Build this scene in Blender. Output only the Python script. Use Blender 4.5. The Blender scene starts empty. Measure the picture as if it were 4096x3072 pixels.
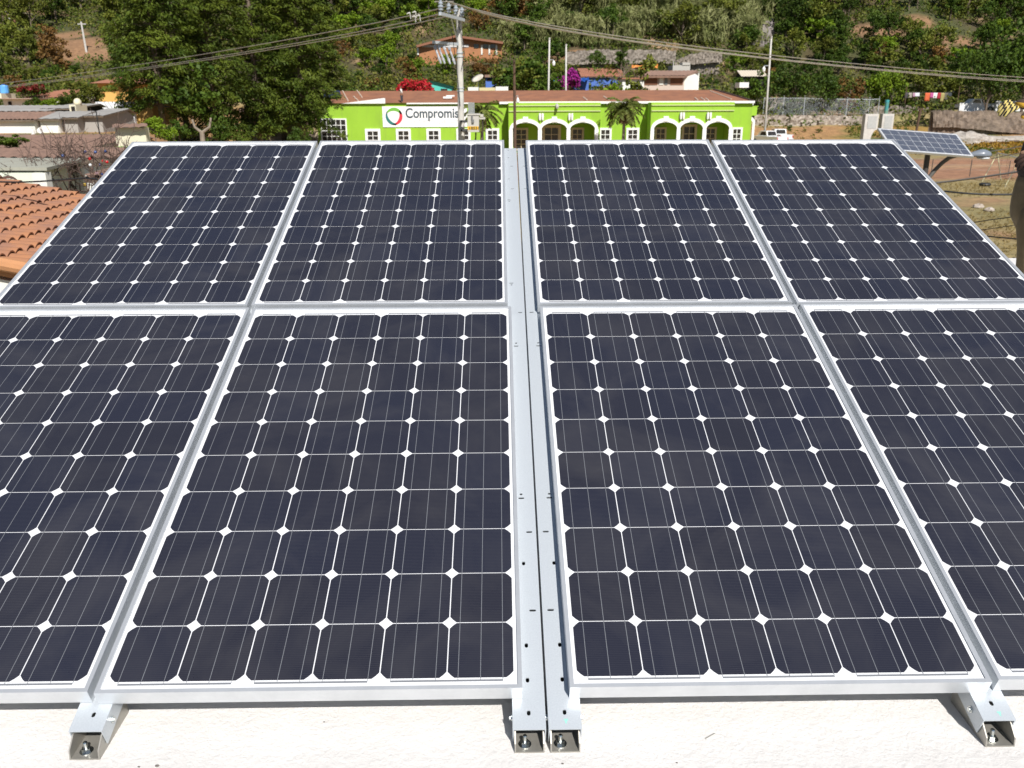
import bpy, bmesh, math, random
import numpy as np
from mathutils import Vector, Matrix
random.seed(7); RNG = np.random.default_rng(7)
R = math.radians
SC = bpy.context.scene
COL = SC.collection
# ------------------------------------------------------------------ camera
RW = np.array([[0.9998718559621538, -0.01565975510199607, -0.003323210036018524],
               [-0.008032054962387144, -0.31117450677672726, -0.9503188477691799],
               [0.013847662181002904, 0.9502237622804462, -0.31126041163263085]])   # world -> right, down, forward
CW = np.array([-0.17437626, -3.21001223, 0.76714261])
FPX = 3473.1369302044013                                                         # focal length, 4096 px wide picture
cam_d = bpy.data.cameras.new('camera'); cam = bpy.data.objects.new('camera', cam_d); COL.objects.link(cam)
cam_d.sensor_width = 36.0; cam_d.lens = FPX / 4096 * 36
cam_d.clip_start = 0.05; cam_d.clip_end = 3000
M = Matrix.Identity(4)
for i in range(3):
    M[i][0] = RW[0][i]; M[i][1] = -RW[1][i]; M[i][2] = -RW[2][i]; M[i][3] = CW[i]
cam.matrix_world = M
SC.camera = cam
cam_d.dof.use_dof = True; cam_d.dof.focus_distance = 2.7; cam_d.dof.aperture_fstop = 8.5
# ------------------------------------------------------------------ light
SUN_DIR = Vector((-0.30, 1.0, -1.0)).normalized()          # the way the light travels
SUN_EL = math.asin(-SUN_DIR.z)
SUN_AZ = math.atan2(-SUN_DIR.x, -SUN_DIR.y)                # compass angle of the sun from +Y
w = bpy.data.worlds.new('World'); SC.world = w; w.use_nodes = True
nt = w.node_tree; nt.nodes.clear()
sky = nt.nodes.new('ShaderNodeTexSky'); sky.sky_type = 'NISHITA'; sky.sun_disc = False
sky.sun_elevation = SUN_EL; sky.sun_rotation = SUN_AZ; sky.altitude = 1800; sky.dust_density = 0.6
bg = nt.nodes.new('ShaderNodeBackground'); bg.inputs[1].default_value = 0.055
wo = nt.nodes.new('ShaderNodeOutputWorld')
nt.links.new(sky.outputs[0], bg.inputs[0]); nt.links.new(bg.outputs[0], wo.inputs[0])
sd = bpy.data.lights.new('sun', 'SUN'); sd.energy = 4.6; sd.angle = R(0.53); sd.color = (1.0, 0.965, 0.915)
sun = bpy.data.objects.new('sun', sd); COL.objects.link(sun)
sun.rotation_euler = SUN_DIR.to_track_quat('-Z', 'Y').to_euler(); sun.location = (10, -30, 40)
SC.view_settings.view_transform = 'Standard'; SC.view_settings.look = 'None'
SC.view_settings.exposure = 0.35; SC.view_settings.gamma = 1.0
SC.cycles.max_bounces = 6

# ------------------------------------------------------------------ pixel (2212 px wide picture) and depth -> world point
PXS = 4096 / 2212
def ray(px, py):
    return RW.T @ np.array([(px * PXS - 2048) / FPX, (py * PXS - 1536) / FPX, 1.0])
def at(px, py, Y):
    d = ray(px, py); t = (Y - CW[1]) / d[1]
    return Vector((CW + t * d).tolist())
def atx(px, Y, py=250): return at(px, py, Y).x
def atz(py, Y, px=1106): return at(px, py, Y).z
def ppm(Y): return 1875.6 / (Y - CW[1])                     # picture px per metre, roughly

# ------------------------------------------------------------------ ground heights
PC = np.array([(-50, -4.9), (112, -4.9), (120, -3.6), (130, 0), (150, 4), (170, 9.5), (200, 19), (240, 31), (320, 56), (450, 95), (700, 130)])
PR = np.array([(-50, -4.9), (112, -4.9), (128.5, -3.0), (129.5, -1.75), (139, -1.6), (142, -1.2), (155, 2.5), (175, 10), (205, 20), (245, 33), (320, 56), (450, 95), (700, 130)])
PL = np.array([(-50, -4.9), (28, -4.9), (36, -2.9), (44, -1.95), (56, -1.55), (75, -1.3), (108, -0.8), (130, 0.3), (150, 2.5), (175, 7.5), (215, 18.5), (260, 31), (330, 52), (450, 90), (700, 120)])
def vnoise(x, y, s, seed=0):
    x = np.asarray(x, float) / s; y = np.asarray(y, float) / s
    xi = np.floor(x); yi = np.floor(y); fx = x - xi; fy = y - yi
    fx = fx * fx * (3 - 2 * fx); fy = fy * fy * (3 - 2 * fy)
    def h(a, b):
        v = np.sin(a * 127.1 + b * 311.7 + seed * 74.7) * 43758.5453
        return v - np.floor(v)
    return (h(xi, yi) * (1 - fx) + h(xi + 1, yi) * fx) * (1 - fy) + (h(xi, yi + 1) * (1 - fx) + h(xi + 1, yi + 1) * fx) * fy
def sstep(a, b, v):
    t = np.clip((v - a) / (b - a), 0, 1); return t * t * (3 - 2 * t)
def hz(x, y):
    x = np.asarray(x, float); y = np.asarray(y, float)
    u = x / np.maximum(y + 3.21, 12) * 1875.6 + 1106
    c = np.interp(y, PC[:, 0], PC[:, 1]); r = np.interp(y, PR[:, 0], PR[:, 1]); l = np.interp(y, PL[:, 0], PL[:, 1])
    wl = 1 - sstep(330, 560, u); wr = sstep(1560, 1640, u)
    z = c * (1 - wl) * (1 - wr) + l * wl + r * wr
    rough = sstep(100, 160, y)
    return z + rough * ((vnoise(x, y, 18) - .5) * 4 + (vnoise(x, y, 7, 3) - .5) * 1.6) + sstep(20, 40, y) * (vnoise(x, y, 9, 5) - .5) * .25
def ghit(px, py, y0=60, y1=440):
    d = ray(px, py); Y = np.arange(y0, y1, .5)
    t = (Y - CW[1]) / d[1]; X = CW[0] + t * d[0]; Z = CW[2] + t * d[2]
    k = np.nonzero(Z < hz(X, Y))[0]
    return None if len(k) == 0 else Vector((float(X[k[0]]), float(Y[k[0]]), float(hz(X[k[0]], Y[k[0]]))))

PATCH = [(ghit(px, py, 120), r_) for px, py, r_ in ((1884, 64, 5), (1905, 74, 4), (1960, 52, 4), (2052, 86, 5), (2085, 92, 4), (2010, 95, 3.5), (158, 92, 6), (172, 96, 5), (198, 116, 5), (135, 78, 4), (1245, 118, 4), (1180, 60, 3), (60, 24, 4))]
def patch_w(X, Y):
    w = np.zeros(np.shape(X))
    for c, r_ in PATCH: w = np.maximum(w, 1 - sstep(.55, 1.1, np.hypot((X - c.x) / 1.7, (Y - c.y) * 1.0) / r_ + (vnoise(X, Y, 2.5, 61) - .5) * .5))
    return w
# ------------------------------------------------------------------ materials
MATS = {}
def pm(name, c1, c2=None, scale=4.0, rough=.8, bump=0.0, bscale=None, metal=0.0, spec=.5, rnd=0.0, coat=0.0, detail=6.0, lo=.35, hi=.65, dist=.01, trans=0.0):
    """Principled material whose colour wanders between c1 and c2 by noise over the object's own coordinates."""
    if name in MATS: return MATS[name]
    m = bpy.data.materials.new(name); m.use_nodes = True; t = m.node_tree; n = t.nodes; p = n['Principled BSDF']; L = t.links.new
    p.inputs['Roughness'].default_value = rough; p.inputs['Metallic'].default_value = metal
    p.inputs['Specular IOR Level'].default_value = spec; p.inputs['Coat Weight'].default_value = coat
    tc = n.new('ShaderNodeTexCoord')
    col = None
    if c2 is not None:
        no = n.new('ShaderNodeTexNoise'); no.inputs['Scale'].default_value = scale; no.inputs['Detail'].default_value = detail; no.inputs['Roughness'].default_value = .65
        L(tc.outputs['Object'], no.inputs['Vector'])
        cr = n.new('ShaderNodeValToRGB'); cr.color_ramp.elements[0].position = lo; cr.color_ramp.elements[1].position = hi
        cr.color_ramp.elements[0].color = (*c1, 1); cr.color_ramp.elements[1].color = (*c2, 1)
        L(no.outputs['Fac'], cr.inputs[0]); col = cr.outputs[0]
    if rnd:
        oi = n.new('ShaderNodeObjectInfo'); mr = n.new('ShaderNodeMapRange')
        mr.inputs[3].default_value = 1 - rnd; mr.inputs[4].default_value = 1 + rnd; L(oi.outputs['Random'], mr.inputs[0])
        hs = n.new('ShaderNodeHueSaturation'); L(mr.outputs[0], hs.inputs['Value'])
        if col is None: hs.inputs['Color'].default_value = (*c1, 1)
        else: L(col, hs.inputs['Color'])
        col = hs.outputs[0]
    if col is None: p.inputs['Base Color'].default_value = (*c1, 1)
    else: L(col, p.inputs['Base Color'])
    if bump:
        nb = n.new('ShaderNodeTexNoise'); nb.inputs['Scale'].default_value = bscale or scale * 4; nb.inputs['Detail'].default_value = 8
        L(tc.outputs['Object'], nb.inputs['Vector'])
        b = n.new('ShaderNodeBump'); b.inputs['Strength'].default_value = bump; b.inputs['Distance'].default_value = dist
        L(nb.outputs['Fac'], b.inputs['Height']); L(b.outputs[0], p.inputs['Normal'])
    if trans:
        tr = n.new('ShaderNodeBsdfTranslucent'); mx = n.new('ShaderNodeMixShader'); mx.inputs[0].default_value = trans
        if col is None: tr.inputs[0].default_value = (*c1, 1)
        else: L(col, tr.inputs[0])
        out = n['Material Output']; L(p.outputs[0], mx.inputs[1]); L(tr.outputs[0], mx.inputs[2]); L(mx.outputs[0], out.inputs[0])
    MATS[name] = m; return m

def leafmat(name, c1, c2, scale=.6, rnd=.2):
    return pm(name, c1, c2, scale=scale, rough=.62, spec=.25, rnd=rnd, trans=.13, lo=.38, hi=.62)
ALU = pm('aluminium', (.70, .72, .74), (.62, .64, .66), scale=9, rough=.38, metal=.55, bump=.02, bscale=200)
GALV = pm('galvanised_steel', (.51, .55, .585), (.60, .64, .675), scale=260, rough=.42, metal=.3, lo=.3, hi=.7, bump=.03, bscale=300, dist=.001)
STEEL = pm('bracket_steel', (.33, .315, .28), (.42, .40, .36), scale=16, rough=.42, metal=.55)
ZINC = pm('zinc_bolt', (.62, .65, .64), rough=.22, metal=1.0)
BACKSHEET = pm('backing_sheet', (.80, .81, .83), (.72, .73, .74), scale=3, rough=.45, coat=.5)
TAPE = pm('busbar_tape', (.30, .31, .33), rough=.35, metal=.4)
CONC = pm('concrete', (.52, .50, .47), (.42, .40, .37), scale=3, rough=.9, bump=.3)
CONCP = pm('concrete_pole', (.60, .58, .53), (.47, .45, .42), scale=2.2, rough=.88, bump=.2, bscale=30)
WOODP = pm('old_wood_pole', (.13, .075, .045), (.075, .045, .03), scale=5, rough=.9, bump=.4)
BLACKR = pm('black_cable', (.02, .022, .022), rough=.55)
WIREM = pm('aluminium_wire', (.55, .50, .40), (.40, .37, .32), scale=2, rough=.45, metal=.4)
GLASSD = pm('dark_glass', (.015, .017, .018), (.04, .035, .03), scale=1.5, rough=.08, spec=.6)
WHITEP = pm('white_paint', (.80, .80, .78), (.70, .69, .66), scale=1.2, rough=.7)
TRUNKM = pm('bark', (.12, .085, .06), (.20, .16, .12), scale=3, rough=.95, bump=.6)
PALEB = pm('pale_bark', (.33, .28, .22), (.20, .16, .12), scale=2, rough=.95, bump=.5)

def cell_material():
    m = bpy.data.materials.new('silicon_cells'); m.use_nodes = True; t = m.node_tree; n = t.nodes; p = n['Principled BSDF']; L = t.links.new
    tc = n.new('ShaderNodeTexCoord'); oi = n.new('ShaderNodeObjectInfo')
    off = n.new('ShaderNodeVectorMath'); off.operation = 'SUBTRACT'; off.inputs[1].default_value = (.018, .031, 0); L(tc.outputs['Object'], off.inputs[0])
    sc = n.new('ShaderNodeVectorMath'); sc.operation = 'SCALE'; sc.inputs['Scale'].default_value = 1 / .158; L(off.outputs[0], sc.inputs[0])
    fl = n.new('ShaderNodeVectorMath'); fl.operation = 'FLOOR'; L(sc.outputs[0], fl.inputs[0])
    wn = n.new('ShaderNodeTexWhiteNoise'); wn.noise_dimensions = '4D'; L(fl.outputs[0], wn.inputs['Vector']); L(oi.outputs['Random'], wn.inputs['W'])
    cr = n.new('ShaderNodeValToRGB'); e = cr.color_ramp.elements
    e[0].color = (.0205, .0208, .0305, 1); e[1].color = (.0190, .0208, .0350, 1); e.new(.5).color = (.0200, .0208, .0322, 1)
    L(wn.outputs['Value'], cr.inputs[0])
    # dust and cloud reflections painted together as faint brownish smears
    ad = n.new('ShaderNodeVectorMath'); ad.operation = 'ADD'; L(tc.outputs['Object'], ad.inputs[0])
    cx = n.new('ShaderNodeCombineXYZ'); mm = n.new('ShaderNodeMath'); mm.operation = 'MULTIPLY'; mm.inputs[1].default_value = 37.0
    L(oi.outputs['Random'], mm.inputs[0]); L(mm.outputs[0], cx.inputs[0]); L(mm.outputs[0], cx.inputs[1]); L(cx.outputs[0], ad.inputs[1])
    no = n.new('ShaderNodeTexNoise'); no.inputs['Scale'].default_value = 2.6; no.inputs['Detail'].default_value = 7; no.inputs['Roughness'].default_value = .6; no.inputs['Distortion'].default_value = 1.2
    L(ad.outputs[0], no.inputs['Vector'])
    mr = n.new('ShaderNodeMapRange'); mr.inputs[1].default_value = .42; mr.inputs[2].default_value = .80; mr.inputs[3].default_value = 0; mr.inputs[4].default_value = .15
    L(no.outputs['Fac'], mr.inputs[0])
    mx = n.new('ShaderNodeMix'); mx.data_type = 'RGBA'; L(mr.outputs[0], mx.inputs[0]); L(cr.outputs[0], mx.inputs[6]); mx.inputs[7].default_value = (.16, .15, .14, 1)
    # fine finger lines across each cell
    wv = n.new('ShaderNodeTexWave'); wv.bands_direction = 'Y'; wv.inputs['Scale'].default_value = 62.0; L(tc.outputs['Object'], wv.inputs['Vector'])
    mw = n.new('ShaderNodeMapRange'); mw.inputs[1].default_value = .82; mw.inputs[2].default_value = 1; mw.inputs[3].default_value = 0; mw.inputs[4].default_value = .10
    L(wv.outputs['Fac'], mw.inputs[0])
    m2 = n.new('ShaderNodeMix'); m2.data_type = 'RGBA'; L(mw.outputs[0], m2.inputs[0]); L(mx.outputs[2], m2.inputs[6]); m2.inputs[7].default_value = (.22, .22, .22, 1)
    L(m2.outputs[2], p.inputs['Base Color'])
    ro = n.new('ShaderNodeMapRange'); ro.inputs[3].default_value = .16; ro.inputs[4].default_value = .42; L(no.outputs['Fac'], ro.inputs[0]); L(ro.outputs[0], p.inputs['Roughness'])
    p.inputs['Specular IOR Level'].default_value = .6
    return m
CELLS = cell_material()

# ------------------------------------------------------------------ objects
def tag(o, label=None, cat=None, group=None, kind=None):
    if label: o['label'] = label
    if cat: o['category'] = cat
    if group: o['group'] = group
    if kind: o['kind'] = kind
    return o
def empty(name, loc=(0, 0, 0), label=None, cat=None, group=None, rot=(0, 0, 0)):
    o = bpy.data.objects.new(name, None); COL.objects.link(o); o.location = loc; o.rotation_euler = rot; o.empty_display_size = .2
    return tag(o, label, cat, group)
def rootloc(o):
    while o.parent: o = o.parent
    return Vector(o.location)
def link(name, me, parent=None, smooth=False):
    o = bpy.data.objects.new(name, me); COL.objects.link(o)
    if parent is not None: o.parent = parent
    if smooth:
        for p in me.polygons: p.use_smooth = True
    return o
def copy_tree(o, parent=None):
    c = o.copy(); COL.objects.link(c)
    if parent is not None: c.parent = parent
    for ch in list(o.children): copy_tree(ch, c)
    return c

class MB:
    def __init__(s): s.v = []; s.f = []; s.mi = []; s.cur = 0
    def add(s, vs, fs):
        b = len(s.v); s.v += [tuple(v) for v in vs]; s.f += [tuple(b + i for i in f) for f in fs]; s.mi += [s.cur] * len(fs); return s
    def box(s, lo, hi):
        x0, y0, z0 = lo; x1, y1, z1 = hi
        return s.add([(x0, y0, z0), (x1, y0, z0), (x1, y1, z0), (x0, y1, z0), (x0, y0, z1), (x1, y0, z1), (x1, y1, z1), (x0, y1, z1)],
                     [(0, 3, 2, 1), (4, 5, 6, 7), (0, 1, 5, 4), (1, 2, 6, 5), (2, 3, 7, 6), (3, 0, 4, 7)])
    def obox(s, c, ax, ay, az):                               # centre and three half-axis vectors
        c, ax, ay, az = map(Vector, (c, ax, ay, az))
        vs = [c + i * ax + j * ay + k * az for k in (-1, 1) for j in (-1, 1) for i in (-1, 1)]
        return s.add(vs, [(0, 2, 3, 1), (4, 5, 7, 6), (0, 1, 5, 4), (1, 3, 7, 5), (3, 2, 6, 7), (2, 0, 4, 6)])
    def prism(s, poly, o, ux, uy, n):                         # polygon in the plane o+ux,uy pushed along n
        o, ux, uy, n = map(Vector, (o, ux, uy, n)); a = [o + ux * p[0] + uy * p[1] for p in poly]; k = len(a)
        return s.add(a + [p + n for p in a], [tuple(range(k))[::-1], tuple(range(k, 2 * k))] + [(i, (i + 1) % k, k + (i + 1) % k, k + i) for i in range(k)])
    def tube(s, pts, rad, n=8, cap=True):
        pts = [Vector(p) for p in pts]; k = len(pts); rad = rad if isinstance(rad, (list, tuple)) else [rad] * k
        vs = []; up = None
        for i, p in enumerate(pts):
            d = (pts[min(i + 1, k - 1)] - pts[max(i - 1, 0)]).normalized()
            if up is None: up = Vector((0, 0, 1)) if abs(d.z) < .9 else Vector((1, 0, 0))
            a = d.cross(up).normalized(); b = a.cross(d).normalized(); up = b
            vs += [p + (a * math.cos(2 * math.pi * j / n) + b * math.sin(2 * math.pi * j / n)) * rad[i] for j in range(n)]
        fs = [(i * n + j, i * n + (j + 1) % n, (i + 1) * n + (j + 1) % n, (i + 1) * n + j) for i in range(k - 1) for j in range(n)]
        if cap: fs += [tuple(range(n))[::-1], tuple(range((k - 1) * n, k * n))]
        return s.add(vs, fs)
    def lathe(s, prof, o, n=16, ax=(0, 0, 1), sq=1.0):
        o = Vector(o); ax = Vector(ax).normalized(); a = ax.orthogonal().normalized(); b = ax.cross(a)
        vs = [o + ax * h + (a * math.cos(2 * math.pi * j / n) + b * math.sin(2 * math.pi * j / n) * sq) * r for r, h in prof for j in range(n)]; k = len(prof)
        fs = [(i * n + j, i * n + (j + 1) % n, (i + 1) * n + (j + 1) % n, (i + 1) * n + j) for i in range(k - 1) for j in range(n)]
        return s.add(vs, fs + [tuple(range(n))[::-1], tuple(range((k - 1) * n, k * n))])
    def ball(s, c, r, n=12, m=8):
        c = Vector(c); r = Vector(r if hasattr(r, '__len__') else (r, r, r))
        vs = [c + Vector((r.x * math.sin(math.pi * i / m) * math.cos(2 * math.pi * j / n), r.y * math.sin(math.pi * i / m) * math.sin(2 * math.pi * j / n), r.z * math.cos(math.pi * i / m))) for i in range(m + 1) for j in range(n)]
        return s.add(vs, [(i * n + j, (i + 1) * n + j, (i + 1) * n + (j + 1) % n, i * n + (j + 1) % n) for i in range(m) for j in range(n)])
    def poly(s, pts): return s.add(pts, [tuple(range(len(pts)))])
    def sheet(s, p00, p10, p11, p01, nu, nv, fn=None):        # bilinear grid, fn(u,v,i,j) -> offset along the normal
        p00, p10, p11, p01 = map(Vector, (p00, p10, p11, p01)); nrm = (p10 - p00).cross(p01 - p00).normalized(); vs = []
        for j in range(nv + 1):
            for i in range(nu + 1):
                u, v = i / nu, j / nv; p = (p00 * (1 - u) + p10 * u) * (1 - v) + (p01 * (1 - u) + p11 * u) * v
                vs.append(p + nrm * (fn(u, v, i, j) if fn else 0))
        q = nu + 1
        return s.add(vs, [(j * q + i, j * q + i + 1, (j + 1) * q + i + 1, (j + 1) * q + i) for j in range(nv) for i in range(nu)])
    def build(s, name, mat, parent=None, world=True, smooth=False, bevel=0.0, sub=0):
        off = rootloc(parent) if (world and parent is not None) else Vector()
        me = bpy.data.meshes.new(name); me.from_pydata([tuple(Vector(v) - off) for v in s.v], [], s.f)
        for m in (mat if isinstance(mat, (list, tuple)) else [mat]): me.materials.append(m)
        if any(s.mi): me.polygons.foreach_set('material_index', s.mi)
        bm = bmesh.new(); bm.from_mesh(me); bmesh.ops.recalc_face_normals(bm, faces=bm.faces)
        if bevel:
            bmesh.ops.remove_doubles(bm, verts=bm.verts, dist=1e-5)
            bmesh.ops.bevel(bm, geom=[e for e in bm.edges if len(e.link_faces) == 2 and e.calc_face_angle(0) > .5], offset=bevel, segments=2, affect='EDGES', profile=.6)
        bm.to_mesh(me); bm.free(); me.update()
        o = link(name, me, parent, smooth)
        if sub: md = o.modifiers.new('sub', 'SUBSURF'); md.levels = sub; md.render_levels = sub
        return o

def np_mesh(name, V, F, mat, parent=None, attr=None):
    """Quads from numpy arrays."""
    me = bpy.data.meshes.new(name); V = np.asarray(V, np.float32); F = np.asarray(F, np.int32)
    me.vertices.add(len(V)); me.vertices.foreach_set('co', V.ravel())
    me.loops.add(F.size); me.loops.foreach_set('vertex_index', F.ravel())
    me.polygons.add(len(F)); me.polygons.foreach_set('loop_start', np.arange(0, F.size, F.shape[1], dtype=np.int32)); me.polygons.foreach_set('loop_total', np.full(len(F), F.shape[1], np.int32))
    me.update(calc_edges=True); me.materials.append(mat)
    if attr is not None:
        a = me.color_attributes.new('ground', 'FLOAT_COLOR', 'POINT'); a.data.foreach_set('color', np.asarray(attr, np.float32).ravel())
    return link(name, me, parent)

def leaves(cent, rad, per, size, axis=None, flat=.0, shell=.45, rng=RNG):
    """Leaf-sized quads spread through clumps; axis (N,3) gives a preferred long direction."""
    cent = np.asarray(cent, float); rad = np.asarray(rad, float)
    if rad.ndim == 1: rad = np.repeat(rad[:, None], 3, 1)
    N = len(cent); K = N * per
    d = rng.normal(size=(K, 3)); d /= np.linalg.norm(d, axis=1)[:, None]
    rr = (shell + (1 - shell) * rng.random(K)) ** .7
    P = np.repeat(cent, per, 0) + d * rr[:, None] * np.repeat(rad, per, 0)
    a = rng.normal(size=(K, 3))
    if axis is not None: a = a * .45 + np.repeat(axis, per, 0)
    a /= np.linalg.norm(a, axis=1)[:, None]
    nn = rng.normal(size=(K, 3)) + np.array([0, 0, flat]); b = np.cross(nn, a); b /= np.linalg.norm(b, axis=1)[:, None] + 1e-9
    s = (.6 + .8 * rng.random(K))[:, None]
    l = a * size[0] * .5 * s; wd = b * size[1] * .5 * s
    V = np.stack([P - l, P - l * .1 + wd, P + l, P - l * .1 - wd], 1).reshape(-1, 3)
    return V, np.arange(K * 4).reshape(-1, 4)
def joinq(parts):
    Vs, Fs, b = [], [], 0
    for V, F in parts: Vs.append(V); Fs.append(F + b); b += len(V)
    return np.concatenate(Vs), np.concatenate(Fs)

# ================================================================== THE SOLAR ARRAY
TILT = R(19)
def AW(x, s, n=0):                                            # array plane (right, up-slope, normal) -> world
    return Vector((x, s * math.cos(TILT) - n * math.sin(TILT), s * math.sin(TILT) + n * math.cos(TILT)))
PW, PL_, PT, PIT = .984, 1.656, .042, .158
def panel_parts(root):
    fr = MB(); lip = .010
    prof = [(0, 0), (lip, 0), (lip, -.004), (.0018, -.004), (.0018, -PT), (0, -PT)]
    def ring(prof):                                           # sweep a frame profile round the rectangle with mitred corners
        k = len(prof); cs = [(0, 0, 1, 1), (PW, 0, -1, 1), (PW, PL_, -1, -1), (0, PL_, 1, -1)]; vs = []
        for (x, y, sx, sy) in cs: vs += [(x + sx * q[0], y + sy * q[0], q[1]) for q in prof]
        fs = [(c * k + i, c * k + (i + 1) % k, ((c + 1) % 4) * k + (i + 1) % k, ((c + 1) % 4) * k + i) for c in range(4) for i in range(k)]
        fr.add(vs, fs)
    ring(prof)
    fr.build('frame', ALU, root, world=False)
    bs = MB(); bs.box((.0025, .0025, -.0095), (PW - .0025, PL_ - .0025, -.0055)); bs.build('backing_sheet', BACKSHEET, root, world=False)
    ce = MB(); g = .0013; c = .0165; h_ = .46
    for j in range(10):
        for i in range(6):
            x0 = .018 + i * PIT + g; x1 = .018 + (i + 1) * PIT - g; y0 = .031 + j * PIT + g * .8; y1 = .031 + (j + 1) * PIT - g * .8
            ce.poly([(a, b, -.0049) for a, b in [(x0 + c, y0), (x1 - c, y0), (x1 - c * h_, y0 + c * h_), (x1, y0 + c), (x1, y1 - c), (x1 - c * h_, y1 - c * h_), (x1 - c, y1), (x0 + c, y1), (x0 + c * h_, y1 - c * h_), (x0, y1 - c), (x0, y0 + c), (x0 + c * h_, y0 + c * h_)]])
    ce.build('cells', CELLS, root, world=False)
    bb = MB(); z = -.0046
    for i in range(6):
        for q in (1 / 6, .5, 5 / 6):
            x = .018 + (i + q) * PIT; bb.add([(x - .0007, .027, z), (x + .0007, .027, z), (x + .0007, 1.619, z), (x - .0007, 1.619, z)], [(0, 1, 2, 3)])
    for y, spans in ((.022, ((0, 2), (2, 4), (4, 6))), (1.616, ((0, 1), (1, 3), (3, 5), (5, 6)))):
        for a, b in spans: bb.add([(.018 + (a + 1 / 6) * PIT, y, z), (.018 + (b - 1 / 6) * PIT, y, z), (.018 + (b - 1 / 6) * PIT, y + .005, z), (.018 + (a + 1 / 6) * PIT, y + .005, z)], [(0, 1, 2, 3)])
    bb.build('busbars', TAPE, root, world=False)
OFFS = [('LL2', -2.0950, .0050, 'lower row solar panel at the far left, cut off by the picture edge'),
        ('LL1', -1.0945, .0005, 'lower row solar panel just left of the double middle rail'),
        ('LR1', 0.0, 0.0, 'lower row solar panel just right of the double middle rail'),
        ('LR2', 1.0020, .0060, 'lower row solar panel at the far right, cut off by the picture edge'),
        ('UL2', -2.1080, 1.6762, 'upper row solar panel at the far left, beside the neighbouring clay tile roof'),
        ('UL1', -1.1080, 1.6790, 'upper row solar panel left of the middle rail, under the green building sign'),
        ('UR1', -.0080, 1.6738, 'upper row solar panel right of the middle rail, below the green building arches'),
        ('UR2', .9920, 1.6662, 'upper row solar panel at the far right, its corner before the solar street lamp')]
proto = None
for nm, ox, oy, lb in OFFS:
    if proto is None:
        proto = empty('solar_module', label=lb, cat='solar panel', group='solar panels of the rooftop array'); panel_parts(proto); o = proto
    else: o = copy_tree(proto)
    o['label'] = lb
    o.location = AW(ox - .018, oy - 1.58 - .031); o.rotation_euler = (TILT, 0, 0)
STK = MB()
for k in range(22): STK.box((k * .0022, 0, 0), (k * .0022 + random.choice((.0006, .0011)), .004, .0004))
# serial stickers on the top margin of the two inner lower panels
for px_, lb in ((-.205, 'tiny paper barcode sticker on the panel left of the middle rail'), (.855, 'tiny paper barcode sticker on the panel right of the middle rail')):
    o = STK.build('barcode_sticker', pm('sticker_ink', (.25, .25, .28), rough=.7), None, world=False); o.location = AW(px_, .017, -.0052); o.rotation_euler = (TILT, 0, 0); tag(o, lb, 'sticker')

# ---- mounting rails
ROOF_Z = -.648
def slot_loop(cx, cy, lx, ly, n=6):
    r = min(lx, ly) / 2; pts = []
    if lx >= ly: cs = [(cx + lx / 2 - r, cy, -90), (cx - lx / 2 + r, cy, 90)]
    else: cs = [(cx, cy + ly / 2 - r, 0), (cx, cy - ly / 2 + r, 180)]
    for x, y, a0 in cs: pts += [(x + r * math.cos(R(a0 + 180 * k / n)), y + r * math.sin(R(a0 + 180 * k / n))) for k in range(n + 1)]
    return pts
def slotted_plate(name, x0, x1, y0, y1, z, t, slots, mat, parent):
    """A plate with real slots: cut into bands, one slot per band, each slot ringed by quads with its wall of thickness t."""
    m = MB(); y = y0
    def strip(a, b): m.box((x0, a, z - t), (x1, b, z))
    for cx, cy, lx, ly in sorted(slots, key=lambda q: q[1]):
        a, b = cy - ly / 2 - .0006, cy + ly / 2 + .0006
        if a <= y or b >= y1: continue
        strip(y, a); y = b; r = min(lx, ly) / 2; hx, hy = lx / 2 - r, ly / 2 - r
        ang = sorted([2 * math.pi * k / 28 + .01 for k in range(28)] + [math.atan2(yy - cy, xx - cx) % (2 * math.pi) for xx in (x0, x1) for yy in (a, b)])
        inn, out = [], []
        for an in ang:
            c, s = math.cos(an), math.sin(an); lo, hi = 0, .02
            for _ in range(30):
                mid = (lo + hi) / 2; dx, dy = max(0, abs(mid * c) - hx), max(0, abs(mid * s) - hy)
                if math.hypot(dx, dy) < r: lo = mid
                else: hi = mid
            inn.append((cx + lo * c, cy + lo * s))
            k = min(((x1 - cx) / c if c > 1e-9 else (x0 - cx) / c if c < -1e-9 else 9), ((b - cy) / s if s > 1e-9 else (a - cy) / s if s < -1e-9 else 9)); out.append((cx + k * c, cy + k * s))
        n = len(ang); vs = [(u, v, z) for u, v in inn] + [(u, v, z) for u, v in out] + [(u, v, z - t) for u, v in inn]
        m.add(vs, [(i, (i + 1) % n, n + (i + 1) % n, n + i) for i in range(n)] + [(2 * n + i, 2 * n + (i + 1) % n, (i + 1) % n, i) for i in range(n)])
    strip(y, y1)
    return m.build(name, mat, parent, world=False)
RT = -PT - .0015                                              # rail top, array normal
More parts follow.
